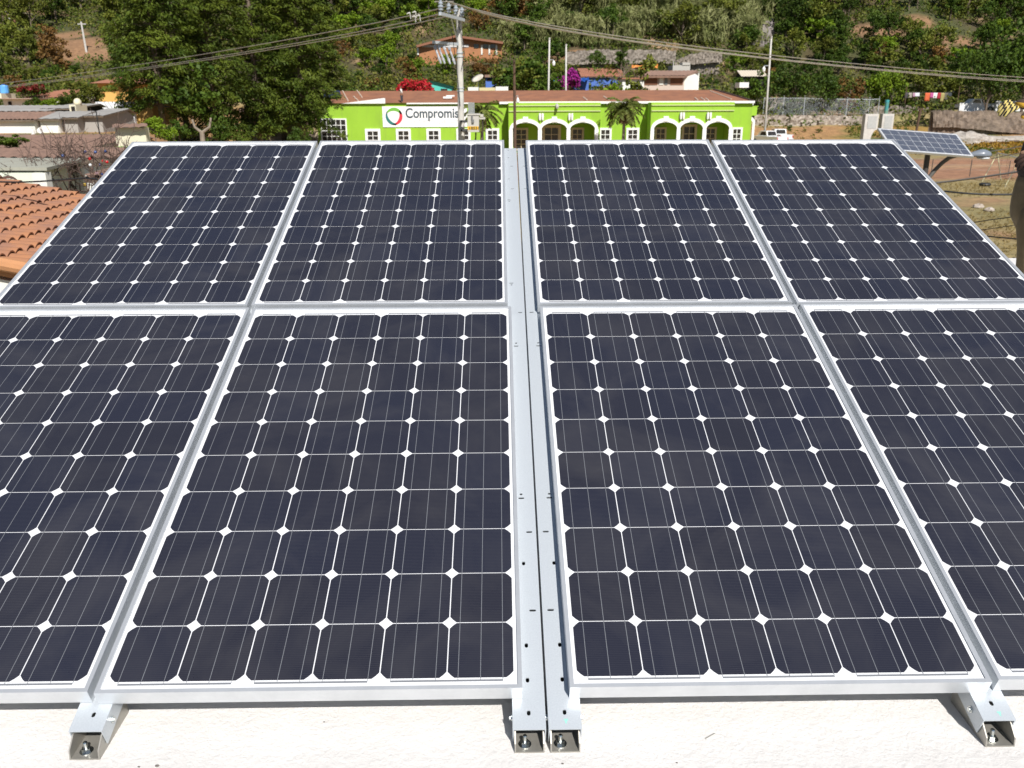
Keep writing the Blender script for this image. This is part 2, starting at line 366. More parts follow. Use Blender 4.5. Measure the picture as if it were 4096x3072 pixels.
def make_rail(cx, width, slots, label, bolt_dx, s0=-1.689, fwd=.010):
    root = empty('mounting_rail', AW(cx, s0, RT), label, 'mounting rail', 'rails under the solar panels', rot=(TILT, 0, 0))
    w2 = width / 2; L = 3.405; t = .003; h = .05
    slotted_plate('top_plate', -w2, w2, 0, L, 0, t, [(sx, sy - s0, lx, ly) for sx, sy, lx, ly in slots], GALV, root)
    ch = MB()
    for sx in (-1, 1): ch.box((sx * w2 - (t if sx > 0 else 0), 0, -h), (sx * w2 + (t if sx < 0 else 0), L, -t - .0003))
    ch.build('channel', GALV, root, world=False)
    fl_ = MB(); fl_.box((-w2 + t + .0002, .15, -h), (w2 - t - .0002, L, -h + t)); fl_.build('channel_floor', pm('slot_shade_steel', (.03, .03, .03), rough=.9), root, world=False)  # floor coloured near-black: the shade inside the slots is put into its colour
    # level foot bracket: base plate, two flanges, anchor bolt (built in world axes inside the tilted root)
    inv = (Matrix.Translation(root.location) @ Matrix.Rotation(TILT, 4, 'X')).inverted()
    c0 = AW(cx, s0, RT); bw = w2 - t - .001; yb = c0.y - fwd; zb = ROOF_Z
    def loc(mb):
        mb.v = [tuple(inv @ Vector(v)) for v in mb.v]; return mb
    b = MB(); b.box((cx - bw, yb, zb + .0005), (cx + bw, yb + .16, zb + .0038))
    for sx in (-1, 1):
        x = cx + sx * bw; x_in = x - sx * .003
        pf = [(yb, zb + .0039), (yb + .16, zb + .0039), (yb + .16, zb + .05), (yb + .10, zb + .060), (yb + .028, zb + .047), (yb + .002, zb + .024)]
        b.prism([(p[0], p[1]) for p in pf], (min(x, x_in), 0, 0), (0, 1, 0), (0, 0, 1), (.003, 0, 0))
    br = loc(b).build('foot_bracket', STEEL, root, world=False)
    bo = MB(); bx = cx + bolt_dx; by = yb + .024; bz = zb + .0038
    bo.lathe([(.015, 0), (.015, .0022)], (bx, by, bz), 20); bo.lathe([(.0098, .0022), (.0098, .010)], (bx, by, bz), 6)
    an = loc(bo).build('anchor_nut', ZINC, br, world=False)
    st = MB(); st.lathe([(.0052, .009), (.0052, .024), (.0042, .026)], (bx, by, bz), 12); loc(st).build('anchor_bolt', ZINC, br, world=False)
    for sx in (-1, 1):
        sb = MB(); sb.lathe([(.008, 0), (.008, .003), (.0055, .003), (.0055, .0075)], (sx * w2, .045, -.026), 12, ax=(sx, 0, 0)); sb.build('side_bolt', ZINC, root, world=False)
    rl = MB(); top = AW(cx, 1.55, RT - h); rl.box((cx - .02, top.y - .02, ROOF_Z), (cx + .02, top.y + .02, top.z + .012)); loc(rl).build('rear_leg', GALV, root, world=False)
    return root
SA = [(-1.6420, .0, .0075, .0125), (-1.5595, -.001, .0075, .0125), (-1.4665, -.002, .0075, .0115), (-1.205, 0, .0075, .010)]
def hitp(px, py, n=RT):
    cs, sn = math.cos(TILT), math.sin(TILT); d = ray(px, py); nn = np.array([0, -sn, cs]); t = (n - nn @ CW) / (nn @ d); p = CW + t * d
    return p[0], p[1] * cs + p[2] * sn
# slots as seen on the left middle rail: (x px, y px, kind)
SEEN = [(1137, 1394, 'v'), (1139.5, 1469, 'v'), (1142, 1540, 'v'), (1131, 1217, 'v'), (1125.5, 1067.5, 'o'), (1126, 1076, 'h'), (1143, 1149, 'h'), (1150.5, 1318.5, 'h'),
        (1123.5, 675, 'h'), (1114.8, 741, 'o'), (1115, 747.5, 'h'), (1095.5, 311.5, 'o'), (1095.7, 324.5, 'o'), (1096, 340.3, 'o'), (1103.2, 359, 'h'), (1097, 386.3, 'o'), (1105, 408, 'h'), (1097.3, 431.8, 'h'), (1097.8, 434.6, 'o'), (1102, 611.5, 'h'), (1102.5, 615.2, 'o')]
KS = {'v': (.0085, .0135), 'o': (.0085, .0080), 'h': (.0175, .0068)}
XL, XR, RWD = -.1137, -.0320, .0760
sl_l = []; 
for a, b, k in SEEN:
    x, s_ = hitp(a, b); dx = x - XL
    if s_ > .1: dx += .0045
    sl_l.append((max(-.028, min(.028, dx)), s_, *KS[k]))
sl_r = [(-dx * (.9 if abs(dx) > .012 else 1), s_ + .001, lx, ly) for dx, s_, lx, ly in sl_l]
make_rail(XL, RWD, sl_l, 'left one of the two slotted rails in the middle gap', -.010)
make_rail(XR, RWD, sl_r, 'right one of the two slotted rails in the middle gap, green smudge near its end', -.010)
one = [(.0, -1.642, .0075, .0122), (.0, -1.2, .0075, .0122)]
make_rail(-1.119, RWD, [(.004, -1.637, .0085, .0135)], 'outer left slotted rail end under the joint of two left panels', -.006, -1.679, .022)
make_rail(.9655, RWD, [(.0, -1.638, .0090, .0135)], 'outer right slotted rail end with a green marker smudge on top', -.008, -1.682, .018)
for x, s_, lb in ((-.0295, -1.668, 'smudge of green marker on the right middle rail end'), (.9725, -1.664, 'smudge of green marker on the outer right rail end')):
    mb = MB(); rr = [(.006 + .003 * math.sin(k * 2.1)) for k in range(9)]
    mb.poly([tuple(AW(x + rr[k] * .7 * math.cos(k * .7), s_ + rr[k] * math.sin(k * .7), RT + .0003)) for k in range(9)])
    tag(mb.build('paint_smudge', pm('green_marker', (.28, .62, .52), rough=.6)), lb, 'paint mark')

# ================================================================== THE ROOF WE STAND ON
def plaster():
    m = pm('roof_plaster', (.82, .795, .765), (.745, .72, .69), scale=4, rough=.92, lo=.3, hi=.7); t = m.node_tree; n = t.nodes; p = n['Principled BSDF']; L = t.links.new
    tc = n.new('ShaderNodeTexCoord'); a = n.new('ShaderNodeTexNoise'); a.inputs['Scale'].default_value = 42; a.inputs['Detail'].default_value = 10; a.inputs['Roughness'].default_value = .75
    v = n.new('ShaderNodeTexVoronoi'); v.inputs['Scale'].default_value = 21; v.inputs['Randomness'].default_value = 1
    L(tc.outputs['Object'], a.inputs['Vector']); L(tc.outputs['Object'], v.inputs['Vector'])
    b = n.new('ShaderNodeBump'); b.inputs['Strength'].default_value = .8; b.inputs['Distance'].default_value = .0075; L(a.outputs['Fac'], b.inputs['Height']); L(b.outputs[0], p.inputs['Normal'])
    n2 = n.new('ShaderNodeTexNoise'); n2.inputs['Scale'].default_value = 9; n2.inputs['Detail'].default_value = 3; L(tc.outputs['Object'], n2.inputs['Vector'])
    th = n.new('ShaderNodeMapRange'); th.inputs[1].default_value = .02; th.inputs[2].default_value = .075; th.inputs[3].default_value = 1; th.inputs[4].default_value = 0; L(v.outputs['Distance'], th.inputs[0])
    t2 = n.new('ShaderNodeMapRange'); t2.inputs[1].default_value = .47; t2.inputs[2].default_value = .60; L(n2.outputs['Fac'], t2.inputs[0])
    n3 = n.new('ShaderNodeTexNoise'); n3.inputs['Scale'].default_value = 130; L(tc.outputs['Object'], n3.inputs['Vector'])
    t3 = n.new('ShaderNodeMapRange'); t3.inputs[1].default_value = .45; t3.inputs[2].default_value = .6; L(n3.outputs['Fac'], t3.inputs[0])
    mu = n.new('ShaderNodeMath'); mu.operation = 'MULTIPLY'; L(th.outputs[0], mu.inputs[0]); L(t2.outputs[0], mu.inputs[1])
    mu2 = n.new('ShaderNodeMath'); mu2.operation = 'MULTIPLY'; L(mu.outputs[0], mu2.inputs[0]); L(t3.outputs[0], mu2.inputs[1])
    src = p.inputs['Base Color'].links[0].from_socket
    mx = n.new('ShaderNodeMix'); mx.data_type = 'RGBA'; L(mu2.outputs[0], mx.inputs[0]); L(src, mx.inputs[6]); mx.inputs[7].default_value = (.13, .115, .105, 1); L(mx.outputs[2], p.inputs['Base Color'])
    return m
PLASTER = plaster()
own = empty('flat_roof_building', (0, 0, -4.9), 'white plastered flat roof building that carries the solar array', 'building')
rs = MB(); rs.box((-4.1, -7, ROOF_Z - .25), (6.2, 4.75, ROOF_Z)); rs.build('roof_slab', PLASTER, own)
ws = MB(); ws.box((-3.9, -6.8, -4.9), (6.0, 4.55, ROOF_Z - .252)); ws.build('wall', WHITEP, own)
for (px, py, ln, an, lb) in ((1534, 1590, .030, .55, 'short bent nail lying on the white roof'),):
    d = ray(px, py); t = (ROOF_Z + .002 - CW[2]) / d[2]; p = Vector((CW + t * d).tolist()); mb = MB()
    mb.tube([p - Vector((ln / 2 * math.cos(an), ln / 2 * math.sin(an), 0)), p + Vector((ln / 2 * math.cos(an), ln / 2 * math.sin(an), .001))], .0013, 6)
    tag(mb.build('nail', STEEL), lb, 'nail')
def roofpt(px, py):
    d = ray(px, py); t = (ROOF_Z - CW[2]) / d[2]; return Vector((CW + t * d).tolist())
PEB = pm('dark_pebble', (.11, .095, .09), (.2, .17, .15), scale=60, rough=.9)
for k, (px, py, r_) in enumerate([(340, 1655, .0035), (300, 1657, .0022), (1462, 1648, .0018), (1215, 1650, .002), (700, 1560, .0016)]):
    mb = MB(); p = roofpt(px, py); mb.ball(p + Vector((0, 0, r_ * .4)), (r_ * 1.5, r_, r_ * .7), 7, 5)
    mb.v = [(a + random.uniform(-.25, .25) * r_, b + random.uniform(-.25, .25) * r_, c) for a, b, c in mb.v]
    tag(mb.build('pebble', PEB), 'small dark grit pebble lying on the white roof in front of the array', 'pebble', 'grit on the roof')

# ================================================================== GROUND
def ground():
    def lines(a, b, s): return list(np.arange(a, b, s))
    xs = np.array(lines(-900, -260, 40) + lines(-260, -90, 5) + lines(-90, 95, 1.4) + lines(95, 260, 5) + lines(260, 901, 40))
    ys = np.array(lines(-60, 20, 10) + lines(20, 150, 1.0) + lines(150, 265, 2.4) + lines(265, 460, 6) + lines(460, 1000, 40))
    X, Y = np.meshgrid(xs, ys); Z = hz(X, Y); u = X / np.maximum(Y + 3.21, 12) * 1875.6 + 1106
    n1 = vnoise(X, Y, 5, 11); n2 = vnoise(X, Y, 2.2, 12); n3 = vnoise(X, Y, 14, 13); nn = n1 * .5 + n2 * .3 + n3 * .2
    drygrass = np.array([.30, .235, .105]); dirt = np.array([.33, .17, .095]); weeds = np.array([.105, .125, .035]); ochre = np.array([.36, .20, .085]); hill = np.array([.075, .058, .024]); tan = np.array([.42, .27, .15]); orangew = np.array([.30, .19, .03])
    c = np.zeros(X.shape + (3,)) + drygrass
    def mixin(col, wgt):
        nonlocal c; wgt = np.clip(wgt, 0, 1)[..., None]; c = c * (1 - wgt) + col * wgt
    mixin(dirt, sstep(.62, .72, nn) * .7)
    mixin(weeds, sstep(.58, .72, n3) * .3)
    rd = sstep(59, 63, Y + (n1 - .5) * 5) * (1 - sstep(81, 86, Y + (n1 - .5) * 5)); mixin(dirt, rd); mixin(tan, rd * (1 - sstep(.0, 3.0, np.abs(Y - 74 - (X - 40) * .16))) * .7)
    em = sstep(86, 100, Y + (n1 - .5) * 8) * (1 - sstep(126, 128, Y)); mixin(weeds, em * .85); mixin(ochre, em * sstep(.46, .60, nn)); mixin(orangew, em * sstep(.55, .70, n3) * .7)
    mixin(ochre, em * (1 - sstep(1780, 1840, u)) * .85)
    hl = sstep(128, 140, Y); mixin(hill, hl); mixin(tan, hl * sstep(.66, .74, nn) * .7); mixin(weeds * .6, hl * (1 - sstep(.40, .54, nn)) * .85)
    mixin(np.array([.28, .155, .08]), patch_w(X, Y) * .95)
    lf = (1 - sstep(400, 520, u)) * sstep(30, 36, Y) * (1 - sstep(120, 130, Y)); mixin(ochre, lf); mixin(weeds, lf * sstep(.60, .66, n2) * .8)
    V = np.stack([X, Y, Z], -1).reshape(-1, 3); a, b = X.shape
    I = np.arange(a * b).reshape(a, b); F = np.stack([I[:-1, :-1], I[:-1, 1:], I[1:, 1:], I[1:, :-1]], -1).reshape(-1, 4)
    m = bpy.data.materials.new('ground'); m.use_nodes = True; t = m.node_tree; n = t.nodes; p = n['Principled BSDF']; L = t.links.new
    at_ = n.new('ShaderNodeAttribute'); at_.attribute_name = 'ground'; tc = n.new('ShaderNodeTexCoord')
    no = n.new('ShaderNodeTexNoise'); no.inputs['Scale'].default_value = 1.3; no.inputs['Detail'].default_value = 10; no.inputs['Roughness'].default_value = .75; L(tc.outputs['Object'], no.inputs['Vector'])
    mr = n.new('ShaderNodeMapRange'); mr.inputs[1].default_value = .3; mr.inputs[2].default_value = .7; mr.inputs[3].default_value = .55; mr.inputs[4].default_value = 1.45; L(no.outputs['Fac'], mr.inputs[0])
    hs = n.new('ShaderNodeHueSaturation'); L(at_.outputs['Color'], hs.inputs['Color']); L(mr.outputs[0], hs.inputs['Value']); L(hs.outputs[0], p.inputs['Base Color'])
    p.inputs['Roughness'].default_value = .95; bp = n.new('ShaderNodeBump'); bp.inputs['Strength'].default_value = .6; bp.inputs['Distance'].default_value = .15; L(no.outputs['Fac'], bp.inputs['Height']); L(bp.outputs[0], p.inputs['Normal'])
    o = np_mesh('ground', V, F, m, attr=np.concatenate([c.reshape(-1, 3), np.ones((a * b, 1))], 1)); o['kind'] = 'structure'
    for q in o.data.polygons: q.use_smooth = True
ground()
# ================================================================== THE GREEN BUILDING
GREEN = pm('green_wall_paint', (.30, .525, .036), (.255, .46, .030), scale=.5, rough=.85, lo=.3, hi=.7)
def streaks(m, col, amt):
    """rain streaks and grime as a second, vertically stretched noise"""
    t = m.node_tree; n = t.nodes; p = n['Principled BSDF']; src = p.inputs['Base Color'].links[0].from_socket; tc = n.new('ShaderNodeTexCoord'); mp = n.new('ShaderNodeMapping'); mp.inputs['Scale'].default_value = (1.6, 1.6, .16)
    t.links.new(tc.outputs['Object'], mp.inputs[0]); no = n.new('ShaderNodeTexNoise'); no.inputs['Scale'].default_value = 1.0; no.inputs['Detail'].default_value = 8; no.inputs['Roughness'].default_value = .7; t.links.new(mp.outputs[0], no.inputs['Vector'])
    mr = n.new('ShaderNodeMapRange'); mr.inputs[1].default_value = .50; mr.inputs[2].default_value = .78; mr.inputs[4].default_value = amt; t.links.new(no.outputs['Fac'], mr.inputs[0])
    mx = n.new('ShaderNodeMix'); mx.data_type = 'RGBA'; t.links.new(mr.outputs[0], mx.inputs[0]); t.links.new(src, mx.inputs[6]); mx.inputs[7].default_value = (*col, 1); t.links.new(mx.outputs[2], p.inputs['Base Color'])
streaks(GREEN, (.20, .27, .06), .55)
CREAM = pm('cream_trim', (.62, .52, .36), rough=.8)
ROOFB = pm('brown_roof', (.34, .145, .075), (.235, .105, .062), scale=.8, rough=.85, lo=.35, hi=.65, bump=.4, bscale=3, dist=.05)
WHITE2 = pm('bright_white_trim', (.82, .82, .80), rough=.75)
YF = 98.0; YP = 95.5
def gx(px, Y=YF): return atx(px, Y, 250)
def gz(py, Y=YF): return atz(py, Y, 1106)
GB = -4.9; EAVE = gz(222)
gb = empty('green_building', (gx(1150), YF, GB), 'long bright green building with brown hipped roof, white arches and white framed windows', 'building')
xl, xr = gx(684), gx(1624)
m = MB(); m.box((xl, YF, GB), (xr, YF + 15, EAVE)); m.build('wall', GREEN, gb)
# hipped roof, eaves a little proud, seams as thin battens
YR = YF + 8.0; zr = atz(195.5, YR); e0 = EAVE + .02; xa, xb = gx(701), gx(1626)
ra, rb = atx(712, YR, 195), atx(1541, YR, 195)
m = MB(); A = [(xa, YF - .25, e0), (xb, YF - .25, e0), (xb, YF + 15.3, e0), (xa, YF + 15.3, e0), (ra, YR, zr), (rb, YR, zr)]
m.add(A, [(0, 1, 5, 4), (1, 2, 5), (2, 3, 4, 5), (3, 0, 4), (0, 3, 2, 1)])
roof = m.build('roof', ROOFB, gb)
m = MB()
def onroof(px, py):                                           # point of the front roof slope under a picture point
    n = (Vector(A[1]) - Vector(A[0])).cross(Vector(A[4]) - Vector(A[0])); d = Vector(ray(px, py)); C = Vector(CW.tolist())
    return C + d * ((Vector(A[0]) - C).dot(n) / d.dot(n)) + Vector((0, 0, .05))
for a, b in (((740, 197), (752, 219)), ((771, 196), (782, 211)), ((764, 209), (774, 219)), ((1260, 211), (1268, 217)), ((1304, 209), (1316, 217)), ((1501, 212), (1507, 217)), ((1514, 212), (1522, 217)), ((1524, 213), (1530, 217)), ((1534, 197), (1580, 215))):
    m = MB(); m.tube([onroof(*a), onroof(*b)], .07, 5); m.build('pale_seam', pm('pale_mortar', (.60, .48, .38), rough=.9), roof)
m = MB(); m.tube([Vector(A[1]) + Vector((0, 0, .06)), Vector(A[5]) + Vector((0, 0, .06))], .10, 6); m.build('hip_ridge', pm('dark_ridge', (.07, .04, .035), rough=.9), roof)
m = MB(); m.sheet(onroof(694, 218), onroof(738, 213), onroof(734, 200), onroof(702, 204), 7, 5, lambda u, v, i, j: .12 + .16 * abs(math.sin(i * 1.9 + j * 2.3)))
tag(m.build('tarp', pm('dark_blue_tarp', (.015, .035, .12), (.02, .025, .05), scale=1.2, rough=.5)), 'dark blue tarp lying on the shaded left end of the brown roof', 'tarp')
m = MB(); c_ = onroof(968, 214); m.box(c_ + Vector((-.55, -.3, 0)), c_ + Vector((.45, .3, .22))); m.box(c_ + Vector((-.2, -.25, .221)), c_ + Vector((.75, .2, .36))); tag(m.build('broken_slab', WHITE2, bevel=.03), 'broken white slab lying on the brown roof left of the utility pole', 'slab')
# white cornice with a green drip, and the sloping white parapet at the left
m = MB(); m.box((gx(1079), YF - .42, gz(224.5)), (gx(1626), YF - .252, gz(219.6))); m.box((gx(880), YF - .36, gz(224)), (gx(1014), YF - .252, gz(221.3)))
m.build('cornice', WHITE2, gb)
m = MB(); m.prism([(gx(739), gz(222.5)), (gx(834), gz(222.5)), (gx(834), gz(211.5)), (gx(831), gz(211))], (0, YF - .30, 0), (1, 0, 0), (0, 0, 1), (0, .3, 0)); m.build('parapet', WHITE2, gb)
def win(x0, x1, y0, y1, rows, cols, Y, ft=.16, full=True, lab=None):
    """white framed window with a real reveal: surround > pane, glazing bars"""
    xa, xb, za, zb = gx(x0, Y), gx(x1, Y), gz(y1, Y), gz(y0, Y); t = (xb - xa) * ft
    s = MB(); s.box((xa, Y - .14, za), (xa + t, Y - .002, zb)); s.box((xb - t, Y - .14, za), (xb, Y - .002, zb)); s.box((xa + t, Y - .14, zb - t), (xb - t, Y - .002, zb)); s.box((xa + t, Y - .14, za), (xb - t, Y - .002, za + t * .8))
    for i in range(1, cols):
        x = xa + t + (xb - xa - 2 * t) * i / cols; s.box((x - .035, Y - .10, za + t * .8), (x + .035, Y - .05, zb - t))
    for i in range(1, rows):
        z = za + t * .8 + (zb - za - 1.8 * t) * i / rows; s.box((xa + t, Y - .098, z - .032), (xb - t, Y - .052, z + .032))
    o = s.build('window', WHITE2 if full else CREAM, gb)
    g = MB(); g.box((xa + t + .001, Y - .045, za + t * .8), (xb - t - .001, Y - .0025, zb - t)); g.build('pane', GLASSD, o)
    if lab: o['label'] = lab
WB = 325
for x0, x1 in ((787, 820), (854, 886), (920, 951), (985, 1016), (1049, 1078), (1295, 1322), (1354, 1382), (1582, 1606)): win(x0, x1, 277, WB, 4, 2, YF)
win(691, 748, 254.5, 330, 6, 5, YF, ft=.045, lab='wide multi-pane window in the tree shade')
# porticoes
def portico(x0, x1, pillars, tag_):
    zt = gz(222.5, YP); xa, xb = gx(x0, YP), gx(x1, YP); P = [(gx(a, YP), gx(b, YP)) for a, b in pillars]; zs = gz(280, YP); tops = gz(265, YP)
    out = [(xa, GB)]
    out = [(xa, zt), (xa, GB), (P[0][1], GB), (P[0][1], zs)]
    for k in range(3):
        l, r = P[k][1], P[k + 1][0]; c = (l + r) / 2; h = (r - l) / 2; rise = tops - zs
        out += [(c - h * math.cos(math.pi * i / 16), zs + rise * math.sin(math.pi * i / 16)) for i in range(1, 16)]
        out += [(r, zs), (r, GB)]
        if k < 2: out += [(P[k + 1][1], GB), (P[k + 1][1], zs)]
    out += [(xb, GB), (xb, zt)]
    m = MB(); m.prism(out, (0, YP, 0), (1, 0, 0), (0, 0, 1), (0, .30, 0)); w = m.build('portico_wall', GREEN, gb)
    m = MB(); m.box((xa + .002, YP + .302, GB), (P[0][1] - .02, YF - .004, zt)); m.box((P[3][0] + .02, YP + .302, GB), (xb - .002, YF - .004, zt)); m.box((P[0][1] - .018, YP + .302, gz(250, YP)), (P[3][0] + .018, YF - .004, zt)); m.build('portico_return', GREEN, gb)
    for a, b in P: m = MB(); m.box((a - .03, YP - .12, GB), (b + .03, YP - .003, zs)); m.build('pillar_facing', WHITE2, w)
    for k in range(3):
        l, r = P[k][1], P[k + 1][0]; c = (l + r) / 2; h = (r - l) / 2; rise = tops - zs; q = MB(); n = 20; tk = .42
        inner = [(c - h * math.cos(math.pi * i / n), zs + rise * math.sin(math.pi * i / n)) for i in range(n + 1)]
        outer = [(c - (h + tk * .8) * math.cos(math.pi * i / n), zs + (rise + tk) * math.sin(math.pi * i / n)) for i in range(n + 1)]
        for i in range(n): q.prism([inner[i], inner[i + 1], outer[i + 1], outer[i]], (0, YP - .13 - .002 * k, 0), (1, 0, 0), (0, 0, 1), (0, .125 + .002 * k, 0))
        q.box((c - .28, YP - .19, zs + rise + .08), (c + .28, YP - .139, zs + rise + .62)); q.build('arch_trim', WHITE2, w)
    m = MB()
    for y in (228.3, 240.2): m.box((gx(x0 + 1, YP), YP - .13, gz(y + 1.1, YP)), (gx(x1, YP), YP - .003, gz(y - 1.1, YP)))
    m.build('molding', pm('green_cream_molding', (.50, .58, .25), rough=.8), w)
portico(1098.5, 1297, ((1100, 1107), (1163, 1170), (1225, 1232), (1286, 1293)), 1)
portico(1406, 1585, ((1407, 1413.5), (1464, 1470.5), (1520, 1527), (1577, 1584)), 2)
for x0, x1, d in ((1111, 1141, 0), (1171, 1212, 1), (1234, 1262, 0), (1416, 1441, 0), (1474, 1507, 1), (1523.5, 1550, 0)):
    win(x0, x1, 270 if d else 276, WB, 3 if d else 4, 2, YF, ft=.15, full=False, lab='tall dark doorway behind the middle arch' if d else None)
# end arcade at the right gable and little roof over it
m = MB(); X0, X1 = xr + .002, gx(1641); z1 = gz(224)
m.box((X0, YF + 1.2, gz(252)), (X1, YF + 1.5, gz(231))); m.box((X0, YF + 1.18, gz(232.5)), (X1 + .15, YF + 1.198, gz(230.8))); m.build('side_porch', GREEN, gb)
m = MB(); m.prism([(gx(1625), gz(253)), (gx(1632), gz(256)), (gx(1637.5), gz(263)), (gx(1637.5), gz(330)), (gx(1632.5), gz(330)), (gx(1632.5), gz(266)), (gx(1625), gz(259))], (0, YF + 1.0, 0), (1, 0, 0), (0, 0, 1), (0, .17, 0)); m.box((gx(1628), YF + 1.0, gz(229)), (gx(1631), YF + 1.17, gz(220.5))); m.build('porch_arch', WHITE2, gb)
# wall lamps: two white cups on a plate
first = None
for i, (px, py, lb) in enumerate(((1169, 252, 'white wall lamp between the first and second arch of the middle porch'), (1232.5, 252, 'white wall lamp between the second and third arch of the middle porch'), (1473, 250, 'white wall lamp between the first and second arch of the right hand porch'), (1531, 250, 'white wall lamp between the second and third arch of the right hand porch'))):
    if first is None:
        first = empty('wall_lamp', (0, 0, 0), lb, 'wall lamp', 'white lamps on the porch fronts'); m = MB(); m.box((-.10, -.03, -.3), (.10, -.001, .3)); m.build('back_plate', CREAM, first, world=False)
        for sx in (-1, 1): m = MB(); m.lathe([(.10, -.36), (.13, .0), (.10, .36)], (sx * .15, -.24, 0), 10); m.build('lamp_cup', WHITE2, first, world=False, smooth=False)
        o = first
    else: o = copy_tree(first)
    o.location = at(px, py, YP); o['label'] = lb
m = MB(); c = at(1203, 230, YP); m.tube([c + Vector((0, .0, .1)), c + Vector((0, -.5, .0)), c + Vector((0, -.75, -.12))], [.2, .17, .13], 8); m.build('rain_spout', CONC, gb)
# sign
SGN = empty('signboard', at(918, 251, YF - .06), 'large white board reading Compromiso with a red and green ring emblem on green wall', 'signboard')
m = MB(); m.box((gx(826.5), YF - .09, gz(273.5)), (gx(1009), YF - .003, gz(229))); m.build('board', pm('sign_white', (.84, .84, .84), rough=.6), SGN)
def text(body, x0, x1, yb, mat, parent, name='lettering', Y=YF - .094, hgt=None):
    cu = bpy.data.curves.new(name, 'FONT'); cu.body = body; cu.extrude = .003; cu.size = 1; cu.offset = .022 if body[0] in 'C1' else .006; cu.materials.append(mat)
    o = bpy.data.objects.new(name, cu); COL.objects.link(o); bpy.context.view_layer.update()
    sx = (gx(x1, Y) - gx(x0, Y)) / o.dimensions.x; o.scale = (sx, hgt or sx, 1); o.rotation_euler = (R(90), 0, 0)
    bpy.context.view_layer.update(); me = bpy.data.meshes.new_from_object(o.evaluated_get(bpy.context.evaluated_depsgraph_get()))
    me.transform(Matrix.Diagonal((*o.scale, 1))); me.transform(Matrix.Rotation(R(90), 4, 'X')); bpy.data.objects.remove(o); bpy.data.curves.remove(cu)
    me.name = name; q = link(name, me, parent); q.location = Vector((gx(x0, Y), Y, gz(yb, Y))) - rootloc(parent)
    return q
text('Compromiso', 875.5, 1003.5, 253.6, pm('sign_letters', (.035, .06, .075), rough=.6), SGN, hgt=1.45)
text('Gobierno que cumple', 886, 1006, 265.5, pm('sign_small_letters', (.55, .55, .56), rough=.6), SGN, hgt=.75)
def crescent(name, a0, a1, r0, w, col):
    c = at(851.5, 251.3, YF - .094); q = MB(); n = 22
    for i in range(n):
        pts = []
        for k, side in ((i, 0), (i + 1, 0), (i + 1, 1), (i, 1)):
            t = k / n; a = R(a0 + (a1 - a0) * t); th = w * math.sin(math.pi * min(1, .12 + t * .88)) ** .8; r = r0 - (th if side == 0 else 0); pts.append((r * math.cos(a), r * math.sin(a)))
        q.prism(pts, c, (1, 0, 0), (0, 0, 1), (0, -.012, 0))
    q.build(name, pm(name + '_paint', col, rough=.6), SGN)
crescent('green_crescent', 15, 170, .93, .36, (.16, .42, .05)); crescent('red_crescent', 45, -110, .93, .38, (.62, .03, .05)); crescent('teal_crescent', 285, 140, .95, .34, (.02, .16, .15))

# ================================================================== PEOPLE
def skin(name, pts, edges, rad, mat, parent, sub=2):
    off = rootloc(parent); me = bpy.data.meshes.new(name); me.from_pydata([tuple(Vector(p) - off) for p in pts], edges, []); me.materials.append(mat)
    o = link(name, me, parent); md = o.modifiers.new('skin', 'SKIN'); md.use_smooth_shade = True
    for i, r in enumerate(rad): me.skin_vertices[0].data[i].radius = r if hasattr(r, '__len__') else (r, r)
    me.skin_vertices[0].data[0].use_root = True
    s = o.modifiers.new('sub', 'SUBSURF'); s.levels = sub; s.render_levels = sub
    return o
SKINM = pm('skin', (.32, .17, .105), (.28, .145, .09), scale=20, rough=.55, spec=.35)
HAIR = pm('black_hair', (.012, .010, .009), rough=.6)
def head(parent, c, face, s=1.0):
    """face, ears, nose, hair: children of the person"""
    c = Vector(c); f = Vector(face).normalized(); r_ = f.cross(Vector((0, 0, 1))).normalized(); h = MB()
    h.ball(c + Vector((0, 0, .045)) * s - f * .034 * s, (.082 * s, .082 * s, .088 * s), 14, 10)
    h.v = [v for v in h.v]; o = h.build('hair', HAIR, parent, smooth=True)
    for sx in (-1, 1):
        e = MB(); e.ball(c + r_ * sx * .078 * s - Vector((0, 0, .005)), (.012 * s, .02 * s, .032 * s), 8, 6); e.build('ear', SKINM, parent, smooth=True)
        e = MB(); e.ball(c + r_ * sx * .031 * s + f * .079 * s + Vector((0, 0, .008)), .009 * s, 8, 6); e.build('eye', pm('eye_white', (.5, .48, .45), rough=.2), parent, smooth=True)
    e = MB(); e.prism([(-.012, 0), (.012, 0), (.004, .045), (-.004, .045)], c + f * .078 * s - Vector((0, 0, .035 * s)), r_ * s, Vector((0, 0, s)), f * .022 * s); e.build('nose', SKINM, parent, smooth=True)
    e = MB(); e.box((-.024, -.004, -.005), (.024, .004, .005)); e.v = [tuple(c + r_ * v[0] * s + f * (.083 + v[1]) * s + Vector((0, 0, v[2] - .055)) * s) for v in e.v]; e.build('mouth', pm('lips', (.28, .09, .07), rough=.5), parent)
